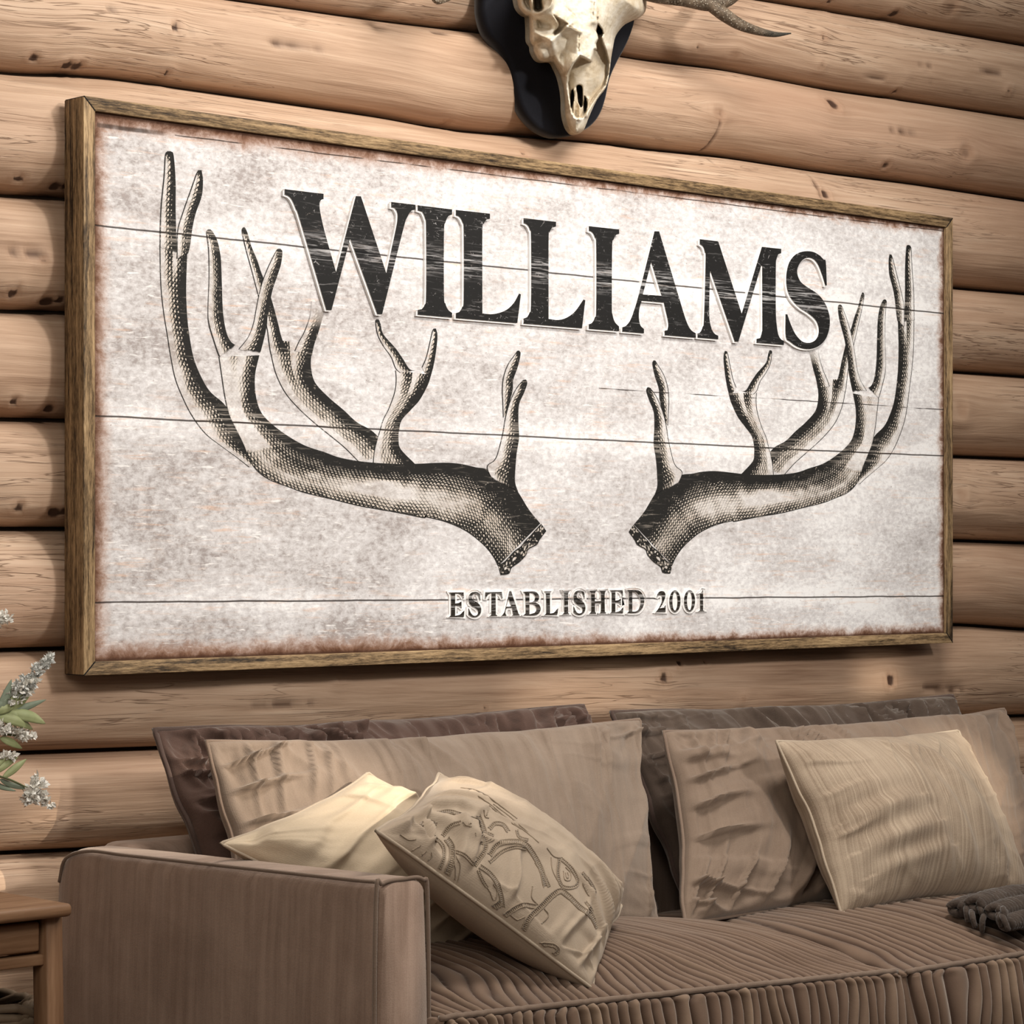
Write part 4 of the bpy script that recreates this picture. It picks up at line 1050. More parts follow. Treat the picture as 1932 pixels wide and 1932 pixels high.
MOT = [  # (half width px, points): ladders of stitches where the half width is not 0
    (5.5, [(590,550),(630,610),(630,700),(595,800),(570,880)]), (2.5, [(500,540),(560,600),(570,680),(530,790)]), (3, [(560,530),(620,455),(720,435),(810,480)]),
    (3, [(500,370),(600,352),(700,380),(810,430)]), (3.5, [(820,380),(850,450),(875,530)]), (3, [(900,480),(940,440),(1000,450),(1040,500)]), (2.5, [(640,640),(720,670),(790,740)]),
    (4, [(790,745),(830,690),(870,620),(872,540)]), (4, [(900,670),(960,592),(1060,570),(1160,590),(1230,680),(1280,780),(1310,900)]), (2.5, [(900,722),(990,645),(1080,612),(1170,622)]),
    (3.5, [(830,750),(900,800),(960,880),(990,980),(1000,1050)]), (2, [(820,780),(850,850),(885,905)]), (5.5, [(880,1150),(920,1070),(985,1015)]), (4, [(940,1170),(1040,1090),(1140,1035),(1240,1045)]),
    (4.5, [(1150,1220),(1190,1130),(1280,1040),(1360,962),(1420,932),(1490,980)]), (4, [(1490,980),(1560,1050),(1640,1110),(1690,1200)]), (2.5, [(1410,700),(1400,800),(1430,895),(1510,905),(1545,860),(1500,770),(1420,695)]),
    (0, [(1440,790),(1450,850),(1490,850),(1490,800),(1455,760)]), (0, [(1455,800),(1462,835),(1478,830),(1470,800)]), (2, [(1570,800),(1600,900),(1650,980),(1668,930),(1630,860),(1580,800)]), (0, [(1600,860),(1630,930),(1645,930)]),
    (2.5, [(1240,720),(1290,800),(1335,900)]), (3, [(1200,1370),(1270,1322),(1370,1330),(1400,1370),(1350,1400),(1290,1400)]), (0, [(430,730),(480,680),(475,620)]), (0, [(380,700),(440,640)]), (0, [(330,640),(400,600)]),
    (2, [(280,462),(330,442),(380,470),(330,500)]), (2, [(400,450),(450,422),(520,440)]), (0, [(250,520),(320,560),(420,540)]), (0, [(640,200),(760,210),(880,280),(1000,380),(1150,490),(1260,580)]), (0, [(690,180),(820,205),(960,295),(1100,405)]),
    (0, [(900,310),(1010,400),(1130,480)]), (0, [(930,300),(1060,400),(1180,505)]), (2, [(1100,490),(1120,540),(1180,560)]), (2, [(815,565),(860,580),(930,552)]), (2, [(800,520),(880,512),(930,530)]), (2, [(700,430),(760,402),(830,412)]),
    (0, [(860,340),(870,390),(895,400)]), (0, [(890,345),(880,380)]), (0, [(660,680),(690,760),(660,900)]), (0, [(640,700),(655,800),(640,900)]), (0, [(1050,1100),(1100,1140),(1160,1120)]), (0, [(1300,1060),(1330,1110),(1280,1170)]),
    (0, [(850,870),(900,930),(930,1000)]), (0, [(1350,690),(1360,780),(1400,860)]), (0, [(1320,620),(1370,680),(1420,690)]), (2, [(1600,1010),(1640,1060),(1680,1120)]), (0, [(1215,900),(1210,980),(1260,1040)]), (0, [(940,1000),(960,940),(930,880)]),
]
eb = MB()
def lay(pts, r):
    run = []
    for q in list(pts) + [None]:
        if q is None:
            if len(run) > 2: v, f = tube(run, r, 5, 1); eb.add(v, f)
            run = []
        else: run.append(q)
for hw, mline in MOT:
    c = cr([(*q, 0) for q in c5(mline)], 12)[:, :2]
    d = np.gradient(c, axis=0); nn = np.stack([-d[:, 1], d[:, 0]], -1); nn /= np.linalg.norm(nn, axis=1)[:, None] + 1e-9
    for off in ((-hw, hw) if hw else (0,)):
        lay([snap(*(c[i] + nn[i] * off), .0003) for i in range(len(c))], .0011)
    if hw:
        cum = np.concatenate([[0], np.cumsum(np.linalg.norm(np.diff(c, axis=0), axis=1))])
        for L in np.arange(1.5, cum[-1], 3.6):
            p_ = np.array([np.interp(L, cum, c[:, 0]), np.interp(L, cum, c[:, 1])]); n_ = np.array([np.interp(L, cum, nn[:, 0]), np.interp(L, cum, nn[:, 1])])
            lay([snap(*(p_ + n_ * hw * k_), .0003) for k_ in (-.75, 0, .75)], .0010)
v = np.concatenate(eb.v)
mk('embroidery', v, eb.f, M_THREAD, E1, attrs={'st': st_box(v)})['label'] = 'taupe stitched scrolls and arches'

# ================================================================== KNITTED THROW
t = NT('dark_knit_wool', rough=.95, spec=.1, sheen=.3); ob = t.obj()
M_KNIT = t.done(t.mix(t.noise(ob, 60, 4), (.026, .019, .015), (.095, .072, .058)), t.bump(t.noise(ob, 240, 3), .002, .8))
th = P(1895, 1715, 2.575)
throw = empty('knitted_throw', (th.x, th.y, .43), 'bunched dark grey knitted throw at the right edge of the right seat', 'blanket')
cp = [P(x, y, 2.575) for x, y in ((1846, 1722), (1868, 1716), (1895, 1712), (1930, 1706), (1990, 1706), (2060, 1714))]
random.seed(4)
ax_d = [(cp[min(i + 1, 5)] - cp[max(i - 1, 0)]).normalized() for i in range(6)]
def rope(row, amp, z0, y0, r, name):
    b = MB()
    C = cr(cp, 24); n = len(C)
    for k in range(3):
        pts = []
        for i in range(n):
            ph = i * .42 + k * 2.094
            pts.append(C[i] + np.array([0, y0 + amp * math.cos(ph), z0 + .6 * amp * math.sin(ph)]))
        b.tube(pts, [r * .6, r, r, r * .9], 8, 1)
    return recalc(b.build(name, M_KNIT, throw))
rope(0, .013, .004, -.030, .0105, 'knit_fold'); rope(1, .014, .012, .008, .0115, 'knit_fold'); rope(2, .013, .002, .045, .011, 'knit_fold'); rope(3, .012, -.012, -.052, .010, 'knit_fold')
for k in range(9):
    a = cp[0] + Vector((random.uniform(-.004, .01), random.uniform(-.055, .05), random.uniform(-.004, .012)))
    e = a + Vector((random.uniform(-.02, -.004), random.uniform(-.03, .0), random.uniform(-.028, -.012)))
    b = MB(); b.tube([tuple(a), tuple((a + e) / 2 + Vector((-.008, -.004, .006))), tuple(e)], [.0055, .005, .004], 7, 4)
    recalc(b.build('tassel', M_KNIT, throw))
# ================================================================== SKULL ON ITS PLAQUE
PB, PF = WN - .066, WN - .092          # back and front of the shield
k8 = 400 / 1932
def c8(x, y): return (880 + x * k8, y * k8)
mount = empty('mounted_skull', (3.0, PB, 1.9), 'pale deer skull with antlers on a black shield above the sign', 'skull')
sh = [(165,0),(172,140),(225,310),(330,440),(408,560),(450,700),(490,870),(540,1010),(620,1120),(720,1200),(840,1246),(960,1238),(1070,1195),(1165,1130),(1232,1030),(1275,900),(1315,720),(1385,560),(1455,430),(1510,300),(1545,170),(1560,0),(1570,-160),(1540,-330),(1440,-470),(1250,-540),(1050,-620),(880,-690),(720,-600),(520,-500),(330,-420),(215,-290),(172,-140)]
lp = smooth_loop([c8(*q) for q in sh], 5, 80)
tt = NT('black_velvet_board', rough=.8, spec=.15, sheen=.25); M_PLQ = tt.done(tt.mix(tt.noise(tt.obj(), 260, 3), (.003, .0032, .005), (.0075, .008, .0125)))
def ring_loft(loops, cap=True):
    n = len(loops[0]); V = [q for l in loops for q in l]; f = []
    for i in range(len(loops) - 1):
        for j in range(n): f.append([i * n + j, i * n + (j + 1) % n, (i + 1) * n + (j + 1) % n, (i + 1) * n + j])
    if cap: f += [list(range(n)), list(range((len(loops) - 1) * n, len(loops) * n))[::-1]]
    return V, f
base2 = [P(x, y, PF) for x, y in lp]
cen = sum(base2, Vector()) / len(base2)
def inset(k, y): return [Vector((cen.x + (q.x - cen.x) * k, y, cen.z + (q.z - cen.z) * k)) for q in base2]
V, f = ring_loft([inset(1, PB), inset(1, PF + .006), inset(.985, PF + .001), inset(.965, PF)])
recalc(mk('plaque', V, f, M_PLQ, mount, smooth=True))['label'] = 'black shield-shaped board'

def pt_seg(px, py, a, b):
    ax, ay = a; bx, by = b
    u = np.clip(((px - ax) * (bx - ax) + (py - ay) * (by - ay)) / ((bx - ax) ** 2 + (by - ay) ** 2 + 1e-9), 0, 1)
    return np.hypot(px - ax - u * (bx - ax), py - ay - u * (by - ay))
def sdf(px, py, poly):
    """positive inside"""
    d = np.full(px.shape, 1e9); ins = np.zeros(px.shape, bool); n = len(poly)
    for i in range(n):
        a, b = poly[i], poly[(i + 1) % n]
        d = np.minimum(d, pt_seg(px, py, a, b))
        c = ((a[1] > py) != (b[1] > py)) & (px < (b[0] - a[0]) * (py - a[1]) / (b[1] - a[1] + 1e-12) + a[0])
        ins ^= c
    return np.where(ins, d, -d)
OUT = [(455,-60),(465,40),(490,95),(530,135),(566,150),(572,260),(575,370),(605,420),(612,470),(650,540),(700,566),(785,566),(820,620),(855,700),(880,800),(893,900),(895,1000),(905,1080),(930,1160),(965,1210),(1010,1225),(1060,1195),(1085,1150),(1120,1060),(1190,910),(1270,800),(1300,680),(1318,540),(1335,440),(1360,330),(1425,240),(1490,200),(1580,158),(1632,100),(1645,0),(1640,-90),(1560,-200),(1420,-300),(1330,-430),(1180,-520),(980,-510),(820,-420),(720,-300),(600,-220),(500,-150)]
outp = smooth_loop(OUT, 3, 60)
GX = np.arange(440, 1660, 7.0); GY = np.arange(-530, 1235, 7.0)
X8, Y8 = np.meshgrid(GX, GY, indexing='ij')
D8 = sdf(X8, Y8, outp)
def sm(x, a, b):
    t_ = np.clip((x - a) / (b - a), 0, 1); return t_ * t_ * (3 - 2 * t_)
Hc = np.interp(Y8, [-530, -300, 0, 200, 500, 800, 1000, 1235], [.085, .125, .135, .128, .110, .088, .072, .056])
axis_x = np.interp(Y8, [-530, 0, 300, 550, 800, 1225], [1080, 1170, 1150, 1120, 1070, 1010])
Rr = np.interp(Y8, [-530, 0, 300, 600, 900, 1225], [330, 330, 250, 190, 130, 60])
infl = np.sqrt(np.clip(1 - (1 - np.clip(D8 / Rr, 0, 1)) ** 2, 0, 1))
H = .012 + (Hc - .012) * infl
# cheek plate on the left lies lower and flatter
cheek = [(566,150),(650,130),(760,120),(960,260),(1030,300),(1020,500),(900,650),(820,600),(700,540),(600,420)]
dc = sdf(X8, Y8, cheek); H -= .022 * sm(dc, 0, 110)
# crests
for a, b, w_, am in (((625,290),(770,370),26,.010),((770,370),(960,210),22,.008),((770,370),(830,560),40,.010),((600,150),(600,400),20,.006),((960,250),(1035,290),18,.006),((1175,0),(1180,200),40,.006),((1300,420),(1310,650),20,.006),((900,690),(1030,510),20,.007),((905,700),(905,1050),18,.005)):
    H += am * np.exp(-(pt_seg(X8, Y8, a, b) / w_) ** 2)
bone = np.zeros_like(H); stain_shade = np.zeros_like(H)
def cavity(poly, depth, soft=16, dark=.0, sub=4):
    global H, stain_shade
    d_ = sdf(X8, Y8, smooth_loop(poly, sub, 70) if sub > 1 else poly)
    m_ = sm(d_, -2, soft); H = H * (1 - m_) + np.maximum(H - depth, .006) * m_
    stain_shade = np.maximum(stain_shade, dark * sm(d_, -4, soft))  # shade of the hollows painted in, sharing one channel with bone stains
# eye sockets with their rims
eyeL = [(590,-80),(600,40),(612,95),(655,118),(705,88),(700,20),(690,-80)]
rim = sdf(X8, Y8, smooth_loop([(470,-60),(480,40),(505,95),(560,128),(640,140),(720,110),(780,60),(800,-20),(780,-80)], 3, 80))
H += .012 * np.exp(-((rim - 14) / 22) ** 2)
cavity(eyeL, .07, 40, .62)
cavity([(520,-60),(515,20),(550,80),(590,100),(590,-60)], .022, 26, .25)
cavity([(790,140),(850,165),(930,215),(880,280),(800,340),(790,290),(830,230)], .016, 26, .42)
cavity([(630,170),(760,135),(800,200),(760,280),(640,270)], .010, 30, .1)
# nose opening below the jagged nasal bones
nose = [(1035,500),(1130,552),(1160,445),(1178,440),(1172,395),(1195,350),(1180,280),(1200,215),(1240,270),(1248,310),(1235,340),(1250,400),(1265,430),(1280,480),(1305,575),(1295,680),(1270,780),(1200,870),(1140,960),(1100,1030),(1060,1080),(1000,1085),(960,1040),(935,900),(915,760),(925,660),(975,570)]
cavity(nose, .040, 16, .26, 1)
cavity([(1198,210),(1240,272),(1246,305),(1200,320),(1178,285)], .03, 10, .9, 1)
ins_n = sdf(X8, Y8, nose)
for a, b, w_, am in (((985,820),(975,1080),9,.018),((1035,900),(1030,1090),13,.020),((1010,1000),(1000,1190),14,.010),((1110,900),(1095,1060),10,.016)):
    H += am * np.exp(-(pt_seg(X8, Y8, a, b) / w_) ** 2)
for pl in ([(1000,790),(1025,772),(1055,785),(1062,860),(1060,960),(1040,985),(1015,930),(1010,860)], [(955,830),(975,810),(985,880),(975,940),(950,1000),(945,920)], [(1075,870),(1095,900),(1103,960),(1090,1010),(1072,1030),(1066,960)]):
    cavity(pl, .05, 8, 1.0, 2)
# sutures
def suture(pts, w_, am, dk):
    global H, stain_shade
    for i in range(len(pts) - 1):
        d_ = pt_seg(X8 + 5 * vn(X8 * .05, Y8 * .05, 2), Y8, pts[i], pts[i + 1])
        g_ = np.exp(-(d_ / w_) ** 2) * (.35 + .65 * (vn(X8 * .02, Y8 * .07, 6) > -.1)); H -= am * g_; stain_shade = np.maximum(stain_shade, dk * g_)
suture([(1175,-60),(1160,60),(1150,150)], 5, .002, .5); suture([(1195,110),(1196,210)], 8, .004, .85); suture([(1035,280),(1025,370),(1022,470)], 6, .003, .8); suture([(800,140),(940,235),(1030,290)], 6, .002, .5)
suture([(900,60),(1000,150)], 4, .001, .3); suture([(1010,1130),(1015,1200)], 7, .003, .5); suture([(1205,420),(1205,620)], 5, .001, .4)
H += .0012 * fbm(X8 * .02, Y8 * .02, 9, 4)
stain_shade = np.maximum(stain_shade, .30 * sm(fbm(X8 * .006, Y8 * .008, 33, 4), .12, .5)) 
stain_shade = np.maximum(stain_shade, .25 * sm(X8, 1180, 1500) * sm(-Y8, -260, 40))
keep = D8 > 0
nx, ny = X8.shape
vid = -np.ones(X8.shape, int); VV = []; ST = []
# pull boundary cells onto the outline by keeping cells with any inside corner and clamping outside corners
cells = []
for i in range(nx - 1):
    for j in range(ny - 1):
        if keep[i, j] or keep[i + 1, j] or keep[i, j + 1] or keep[i + 1, j + 1]: cells.append((i, j))
oarr = np.array(outp)
def getv(i, j):
    if vid[i, j] < 0:
        x, y = X8[i, j], Y8[i, j]; h = max(H[i, j], .004)
        if not keep[i, j]:
            a_ = oarr; b_ = np.roll(oarr, -1, 0)
            u = np.clip(((x - a_[:, 0]) * (b_[:, 0] - a_[:, 0]) + (y - a_[:, 1]) * (b_[:, 1] - a_[:, 1])) / (((b_ - a_) ** 2).sum(1) + 1e-9), 0, 1)
            q = a_ + u[:, None] * (b_ - a_); k_ = np.argmin(((q - [x, y]) ** 2).sum(1)); x, y = q[k_]; h = .010
        vid[i, j] = len(VV); VV.append(tuple(P(*c8(x, y), PF - h))); ST.append(stain_shade[i, j])
    return vid[i, j]
FFc = [[getv(i, j), getv(i + 1, j), getv(i + 1, j + 1), getv(i, j + 1)] for i, j in cells]
# skirt back to the board
from collections import Counter
ec = Counter()
for q in FFc:
    for a, b in zip(q, q[1:] + q[:1]): ec[(min(a, b), max(a, b))] += 1
back = {}
for (a, b), c in list(ec.items()):
    if c == 1:
        for w_ in (a, b):
            if w_ not in back: back[w_] = len(VV); q = VV[w_]; VV.append((q[0] , PF + .001, q[2])); ST.append(.4)
        FFc.append([a, b, back[b], back[a]])
t = NT('old_bone', rough=.55, spec=.35); o = t.obj(); sn = t.attr('stain_shade')
n1 = t.noise(o, 26, 5, .6); n2 = t.noise(o, 150, 4, .7)
col = t.ramp(t.math('ADD', t.math('MULTIPLY', n1, .7), t.math('MULTIPLY', n2, .3)), [(.34, (.48, .38, .25)), (.47, (.70, .62, .48)), (.6, (.82, .77, .66))])
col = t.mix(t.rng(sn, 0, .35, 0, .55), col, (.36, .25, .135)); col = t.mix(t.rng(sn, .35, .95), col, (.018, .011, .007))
M_BONE = t.done(col, t.bump(t.math('ADD', n1, n2), .002, .4))
recalc(mk('skull', VV, FFc, M_BONE, mount, attrs={'stain_shade': ST}))['label'] = 'weathered pale bone skull with open nose'

t = NT('antler_horn', rough=.5, spec=.35); s_ = t.attr('tip'); o = t.obj()
n1 = t.noise(o, 60, 4, .6)
vor = t.n('ShaderNodeTexVoronoi'); t.set(vor.inputs['Vector'], o); vor.inputs['Scale'].default_value = 210
dots = t.rng(vor.outputs['Distance'], .12, .4, 1, 0)
col = t.mix(t.rng(n1, .35, .65), (.055, .038, .024), (.17, .125, .085))
col = t.mix(t.math('MULTIPLY', dots, t.rng(s_, .45, .75, .75, 0)), col, (.50, .43, .33))
col = t.mix(t.rng(s_, .55, .95), col, (.035, .036, .030))
M_HORN = t.done(col, t.bump(t.math('ADD', dots, n1), .0025, .7))
def horn(parts, lab):
    V = []; Fh = []; A = []; n0 = 0
    for pts, rad, tips in parts:
        v, f = tube(pts, rad, 18, 8)
        m = len(v) // 18
        V.append(v); Fh += [[i + n0 for i in q] for q in f]; n0 += len(v)
        A.append(np.repeat(np.interp(np.linspace(0, 1, m), np.linspace(0, 1, len(tips)), tips), 18))
    o = mk('antler', np.concatenate(V), Fh, M_HORN, mount, attrs={'tip': np.concatenate(A)}); recalc(o); o['label'] = lab
nH = PF - .055
def H3(l): return [tuple(P(x, y, nH - d * .45)) for x, y, d in l]
horn([(H3([(1120,-70,.0),(1165,-38,.02),(1225,-14,.04),(1290,-3,.06),(1345,6,.08),(1385,-12,.10),(1412,-60,.11),(1420,-140,.10),(1405,-240,.07)]), [.019, .018, .0155, .0145, .0145, .014, .013, .012, .003], [0, 0, 0, 0, .2, .2, .3, .5, 1]),
      (H3([(1335,4,.08),(1364,26,.095),(1395,46,.11),(1428,58,.12),(1462,65,.125),(1492,63,.125)]), [.012, .0125, .0105, .008, .005, .0012], [.1, .2, .4, .6, .85, 1])],
     'grey-brown antler sweeping right with a dark curved tine')
horn([(H3([(1010,-85,.0),(960,-90,.02),(895,-75,.04),(840,-62,.06),(790,-85,.08),(760,-150,.08),(770,-240,.06)]), [.019, .018, .0155, .0145, .013, .012, .003], [0, 0, 0, .2, .3, .5, 1]),
      (H3([(860,-66,.06),(838,-40,.075),(822,-16,.085),(826,1,.09),(852,-2,.09)]), [.012, .011, .009, .0065, .0015], [.1, .2, .3, .4, .6])],
     'brown antler sweeping left, mostly above the picture')

# ================================================================== SIDE TABLE WITH BASKET
def wood2(name, c0, c1, c2, axis):
    t = NT(name, rough=.5, spec=.3); o = t.obj()
    sc = {0: (3, 40, 40), 1: (40, 3, 40), 2: (40, 40, 3)}[axis]; sf = tuple(q * 3.5 for q in sc)
    g = t.noise(o, 1, 5, .6, .8, sc=sc); g2 = t.noise(o, 1, 4, .6, .2, sc=sf)
    f = t.math('ADD', t.math('MULTIPLY', g, .65), t.math('MULTIPLY', g2, .35))
    vv = t.n('ShaderNodeTexVoronoi'); t.set(vv.inputs['Vector'], t.map(o, {0: (3.5, 9, 9), 1: (9, 3.5, 9), 2: (9, 9, 3.5)}[axis], (.3, .2, .4))); vv.inputs['Scale'].default_value = 1
    col = t.ramp(f, [(.32, c0), (.5, c1), (.68, c2)])
    col = t.mix(t.rng(vv.outputs['Distance'], .03, .08, .6, 0), col, (.04, .02, .01))
    return t.done(col, t.bump(f, .001, .5))
TW = ((.13, .065, .032), (.225, .122, .064), (.32, .19, .108))
M_T0, M_T1, M_T2 = (wood2('pine_table_%s' % n_, *TW, a) for n_, a in (('length', 0), ('depth', 1), ('upright', 2)))
tu = 1.90
pc = PX(138, 1710, tu); tn0, tz = pc.y, pc.z + .004
tx0, tn1 = tu - .52, 3.25
table = empty('side_table', (tu - .26, (tn0 + tn1) / 2, 0), 'pine side table with a drawer beside the sofa arm', 'table')
b = MB(); b.box(tx0, tu, tn0, tn1, tz - .017, tz, .006, 3); b.build('tabletop', M_T0, table)
ln0 = tn0 + .022; lx1 = P(119, 1725, ln0).x; llx = P(87, 1728, ln0).x
def leg(x0, x1, y0, y1, dx, dy):
    b = MB(); zt = tz - .017
    b.hexa([(x0 + dx, y0 + dy, 0), (x1 + dx, y0 + dy, 0), (x1 + dx, y1 + dy, 0), (x0 + dx, y1 + dy, 0), (x0, y0, zt), (x1, y0, zt), (x1, y1, zt), (x0, y1, zt)], .003, 2)
    recalc(b.build('leg', M_T2, table))
lw = lx1 - llx
leg(lx1 - lw, lx1, ln0, ln0 + .034, .006, -.006); leg(lx1 - lw, lx1, tn1 - .05, tn1 - .05 + .034, .006, .004)
leg(tx0 + .04, tx0 + .04 + lw, ln0, ln0 + .034, -.006, -.006); leg(tx0 + .04, tx0 + .04 + lw, tn1 - .05, tn1 - .05 + .034, -.006, .004)
zd1 = tz - .020; 
zr = PX(60, 1806, lx1 - .05).z
zr = P(82, 1800, ln0 + .008).z
b = MB(); b.box(lx1 - .022, lx1 - .006, ln0 + .032, tn1 - .05, zr - .012, tz - .017, .002); b.build('apron', M_T1, table)
b = MB(); b.box(tx0 + .048, tx0 + .064, ln0 + .032, tn1 - .05, zr - .012, tz - .017, .002); b.build('apron', M_T1, table)
b = MB(); b.box(tx0 + .04 + lw - .002, lx1 - lw + .002, tn1 - .045, tn1 - .03, zr - .012, tz - .017, .002); b.build('apron', M_T0, table)
b = MB(); b.box(tx0 + .04 + lw - .002, lx1 - lw + .002, ln0 + .006, ln0 + .028, zr - .014, zr, .002); b.build('drawer_rail', M_T0, table)
b = MB(); b.box(tx0 + .04 + lw + .003, lx1 - lw - .004, ln0 + .008, ln0 + .026, zr + .004, tz - .024, .003); dr = b.build('drawer', M_T0, table)
b = MB(); b.box(tx0 + .09, lx1 - lw - .02, ln0 + .03, tn1 - .1, zr + .006, tz - .05, .002); b.build('drawer_box', M_T1, dr)
b = MB(); xk = (tx0 + lx1) / 2; b.tube([(xk, ln0 + .010, (zr + tz) / 2 - .01), (xk, ln0 - .006, (zr + tz) / 2 - .01), (xk, ln0 - .018, (zr + tz) / 2 - .01)], [.006, .009, .012], 14, 3)
recalc(b.build('knob', M_T2, dr))
b = MB(); b.box(tx0 + .04, lx1 - .004, ln0 + .01, tn1 - .03, .098, .112, .003); b.build('shelf', M_T0, table)

t = NT('dark_wicker', rough=.6, spec=.3); o = t.obj()
M_WICK = t.done(t.mix(t.noise(o, 40, 4), (.06, .038, .022), (.20, .145, .095)))
bz1 = P(30, 1903, ln0 + .08).z
bx0, bx1, bn0, bn1 = tx0 + .07, PX(74, 1905, 1.76).x, ln0 + .05, tn1 - .12
bx1 = P(70, 1905, ln0 + .08).x
bask = empty('wicker_basket', ((bx0 + bx1) / 2, (bn0 + bn1) / 2, .112), 'dark wicker basket on the shelf under the side table', 'basket')
def rrect(x0, x1, y0, y1, r, n=10):
    p = []
    for cx_, cy_, a0 in ((x1 - r, y1 - r, 0), (x0 + r, y1 - r, 90), (x0 + r, y0 + r, 180), (x1 - r, y0 + r, 270)):
        for a in np.linspace(a0, a0 + 90, n): p.append((cx_ + r * math.cos(math.radians(a)), cy_ + r * math.sin(math.radians(a))))
    return p
wv = MB()
rows = 16
loop0 = cr([(*q, 0) for q in rrect(bx0, bx1, bn0, bn1, .05, 6)], 6, True)[:, :2]
cxy = loop0.mean(0)
for r_ in range(rows):
    z = .122 + (bz1 - .134) * r_ / (rows - 1); k_ = .9 + .1 * r_ / (rows - 1)
    pts = []
    for i, q in enumerate(loop0):
        qq = cxy + (q - cxy) * (k_ + .012 * math.cos(i * math.pi / 2 + r_ * math.pi)); pts.append((qq[0], qq[1], z))
    v, f = tube(pts, (bz1 - .13) / rows * .56, 6, 1, True); wv.add(v, f)
vv0 = wv.build('woven_side', M_WICK, bask)
b = MB(); b.box(bx0 + .02, bx1 - .02, bn0 + .02, bn1 - .02, .1125, .122, .003); b.build('basket_base', M_WICK, bask)
rm = MB()
cl = cr([(*q, bz1) for q in rrect(bx0, bx1, bn0, bn1, .05, 6)], 8, True)
for k_ in range(3):
    pts = [(c[0] + .006 * math.cos(i * .8 + k_ * 2.09) * (1 if abs(c[0] - cxy[0]) > .01 else 1), c[1] + .006 * math.cos(i * .8 + k_ * 2.09), bz1 + .008 * math.sin(i * .8 + k_ * 2.09)) for i, c in enumerate(cl)]
    v, f = tube(pts, .0062, 7, 1, True); rm.add(v, f)
recalc(rm.build('braided_rim', M_WICK, bask))

# ================================================================== VASE AND FLOWERING STEMS
vx, vy = 1.615, 3.05
t = NT('grey_stoneware', rough=.4, spec=.4); o = t.obj(); M_VASE = t.done(t.mix(t.noise(o, 30, 4), (.22, .21, .19), (.34, .32, .29)))
prof = [(.0, 0), (.045, 0), (.062, .02), (.078, .07), (.076, .12), (.055, .165), (.036, .19), (.034, .205), (.042, .215), (.038, .215), (.030, .203), (.031, .19), (.05, .16), (.0, .03)]
pc_ = cr([(r, z, 0) for r, z in prof], 4)
th_ = np.linspace(0, 2 * math.pi, 40, endpoint=False)
G = np.array([[(vx + max(q[0], 0) * math.cos(a), vy + max(q[0], 0) * math.sin(a), tz + q[1]) for a in th_] for q in pc_])
v, f = grid(G, cj=True)
tag(recalc(mk('vase', v, f, M_VASE, org=(vx, vy, tz))), 'grey stoneware vase of flowering stems on the side table', 'vase')
t = NT('green_stem', rough=.6); M_STEM = t.done(t.mix(t.noise(t.obj(), 60, 2), (.05, .055, .022), (.13, .14, .06)))
t = NT('olive_leaf', rough=.55, spec=.3); o = t.obj(); M_LEAF = t.done(t.mix(t.noise(o, 45, 3), (.16, .19, .07), (.36, .38, .20)))
t = NT('dusty_green_leaf', rough=.6, spec=.3); o = t.obj(); M_LEAF2 = t.done(t.mix(t.noise(o, 45, 3), (.10, .13, .085), (.22, .25, .18)))
t = NT('white_floret', rough=.6, sheen=.2); o = t.obj(); M_FLO = t.done(t.mix(t.noise(o, 130, 3), (.62, .59, .52), (.90, .88, .83)))
t = NT('silvery_floret', rough=.6, sheen=.2); o = t.obj(); M_FLO2 = t.done(t.mix(t.noise(o, 130, 3), (.34, .35, .32), (.72, .71, .67)))
R_ = random.Random(11)
def leaf_mesh(p0, p1, w_, bend, up):
    p0, p1, up = np.array(p0), np.array(p1), np.array(up, float)
    d = p1 - p0; L = np.linalg.norm(d); d /= L
    sd = np.cross(d, up); sd /= np.linalg.norm(sd) + 1e-9; nn = np.cross(sd, d)
    G = []
    for u in np.linspace(0, 1, 14):
        wi = .78 * w_ * (math.sin(math.pi * min(u ** .8, 1)) ** .8) + .0004
        c = p0 + d * L * u + nn * bend * math.sin(math.pi * u)
        G.append([c + sd * wi * q - nn * abs(q) * wi * .35 for q in np.linspace(-1, 1, 7)])
    G = np.array(G); top, f = grid(G); n = len(top)
    bot = top - nn * .0007
    v = np.concatenate([top, bot]); f2 = f + [[i + n for i in q[::-1]] for q in f]
    m_, k_ = 14, 7; idx = np.arange(n).reshape(m_, k_)
    ring = list(idx[:, 0]) + list(idx[-1, 1:]) + list(idx[-2::-1, -1]) + list(idx[0, -2:0:-1])
    for a, b_ in zip(ring, ring[1:] + ring[:1]): f2.append([a, b_, b_ + n, a + n])
    return v, f2
def spike(mb, path, r0, r1, n, fl):
    """florets clustered along a path"""
    C = cr(path, 12)
    for i in range(n):
        u = i / (n - 1); c = C[int(u * (len(C) - 1))]
        rr = (r0 * (1 - u) + r1 * u)
        for k in range(3):
            a = R_.uniform(0, 6.28); dirv = np.array([math.cos(a), math.sin(a) * .8, R_.uniform(-.5, .9)]); dirv /= np.linalg.norm(dirv)
            q = c + dirv * rr * R_.uniform(.35, 1)
            for m in range(4):
                pd = dirv + np.array([R_.uniform(-.8, .8) for _ in range(3)]); pd /= np.linalg.norm(pd)
                e = q + pd * fl * R_.uniform(.7, 1.2); w = np.cross(pd, dirv + .01); w /= np.linalg.norm(w) + 1e-9
                md = (q + e) / 2
                th2 = dirv * fl * .12
                mb.add([q, md + w * fl * .34, e, md - w * fl * .34, md + th2], [[0, 1, 4], [1, 2, 4], [2, 3, 4], [3, 0, 4], [3, 2, 1, 0]])
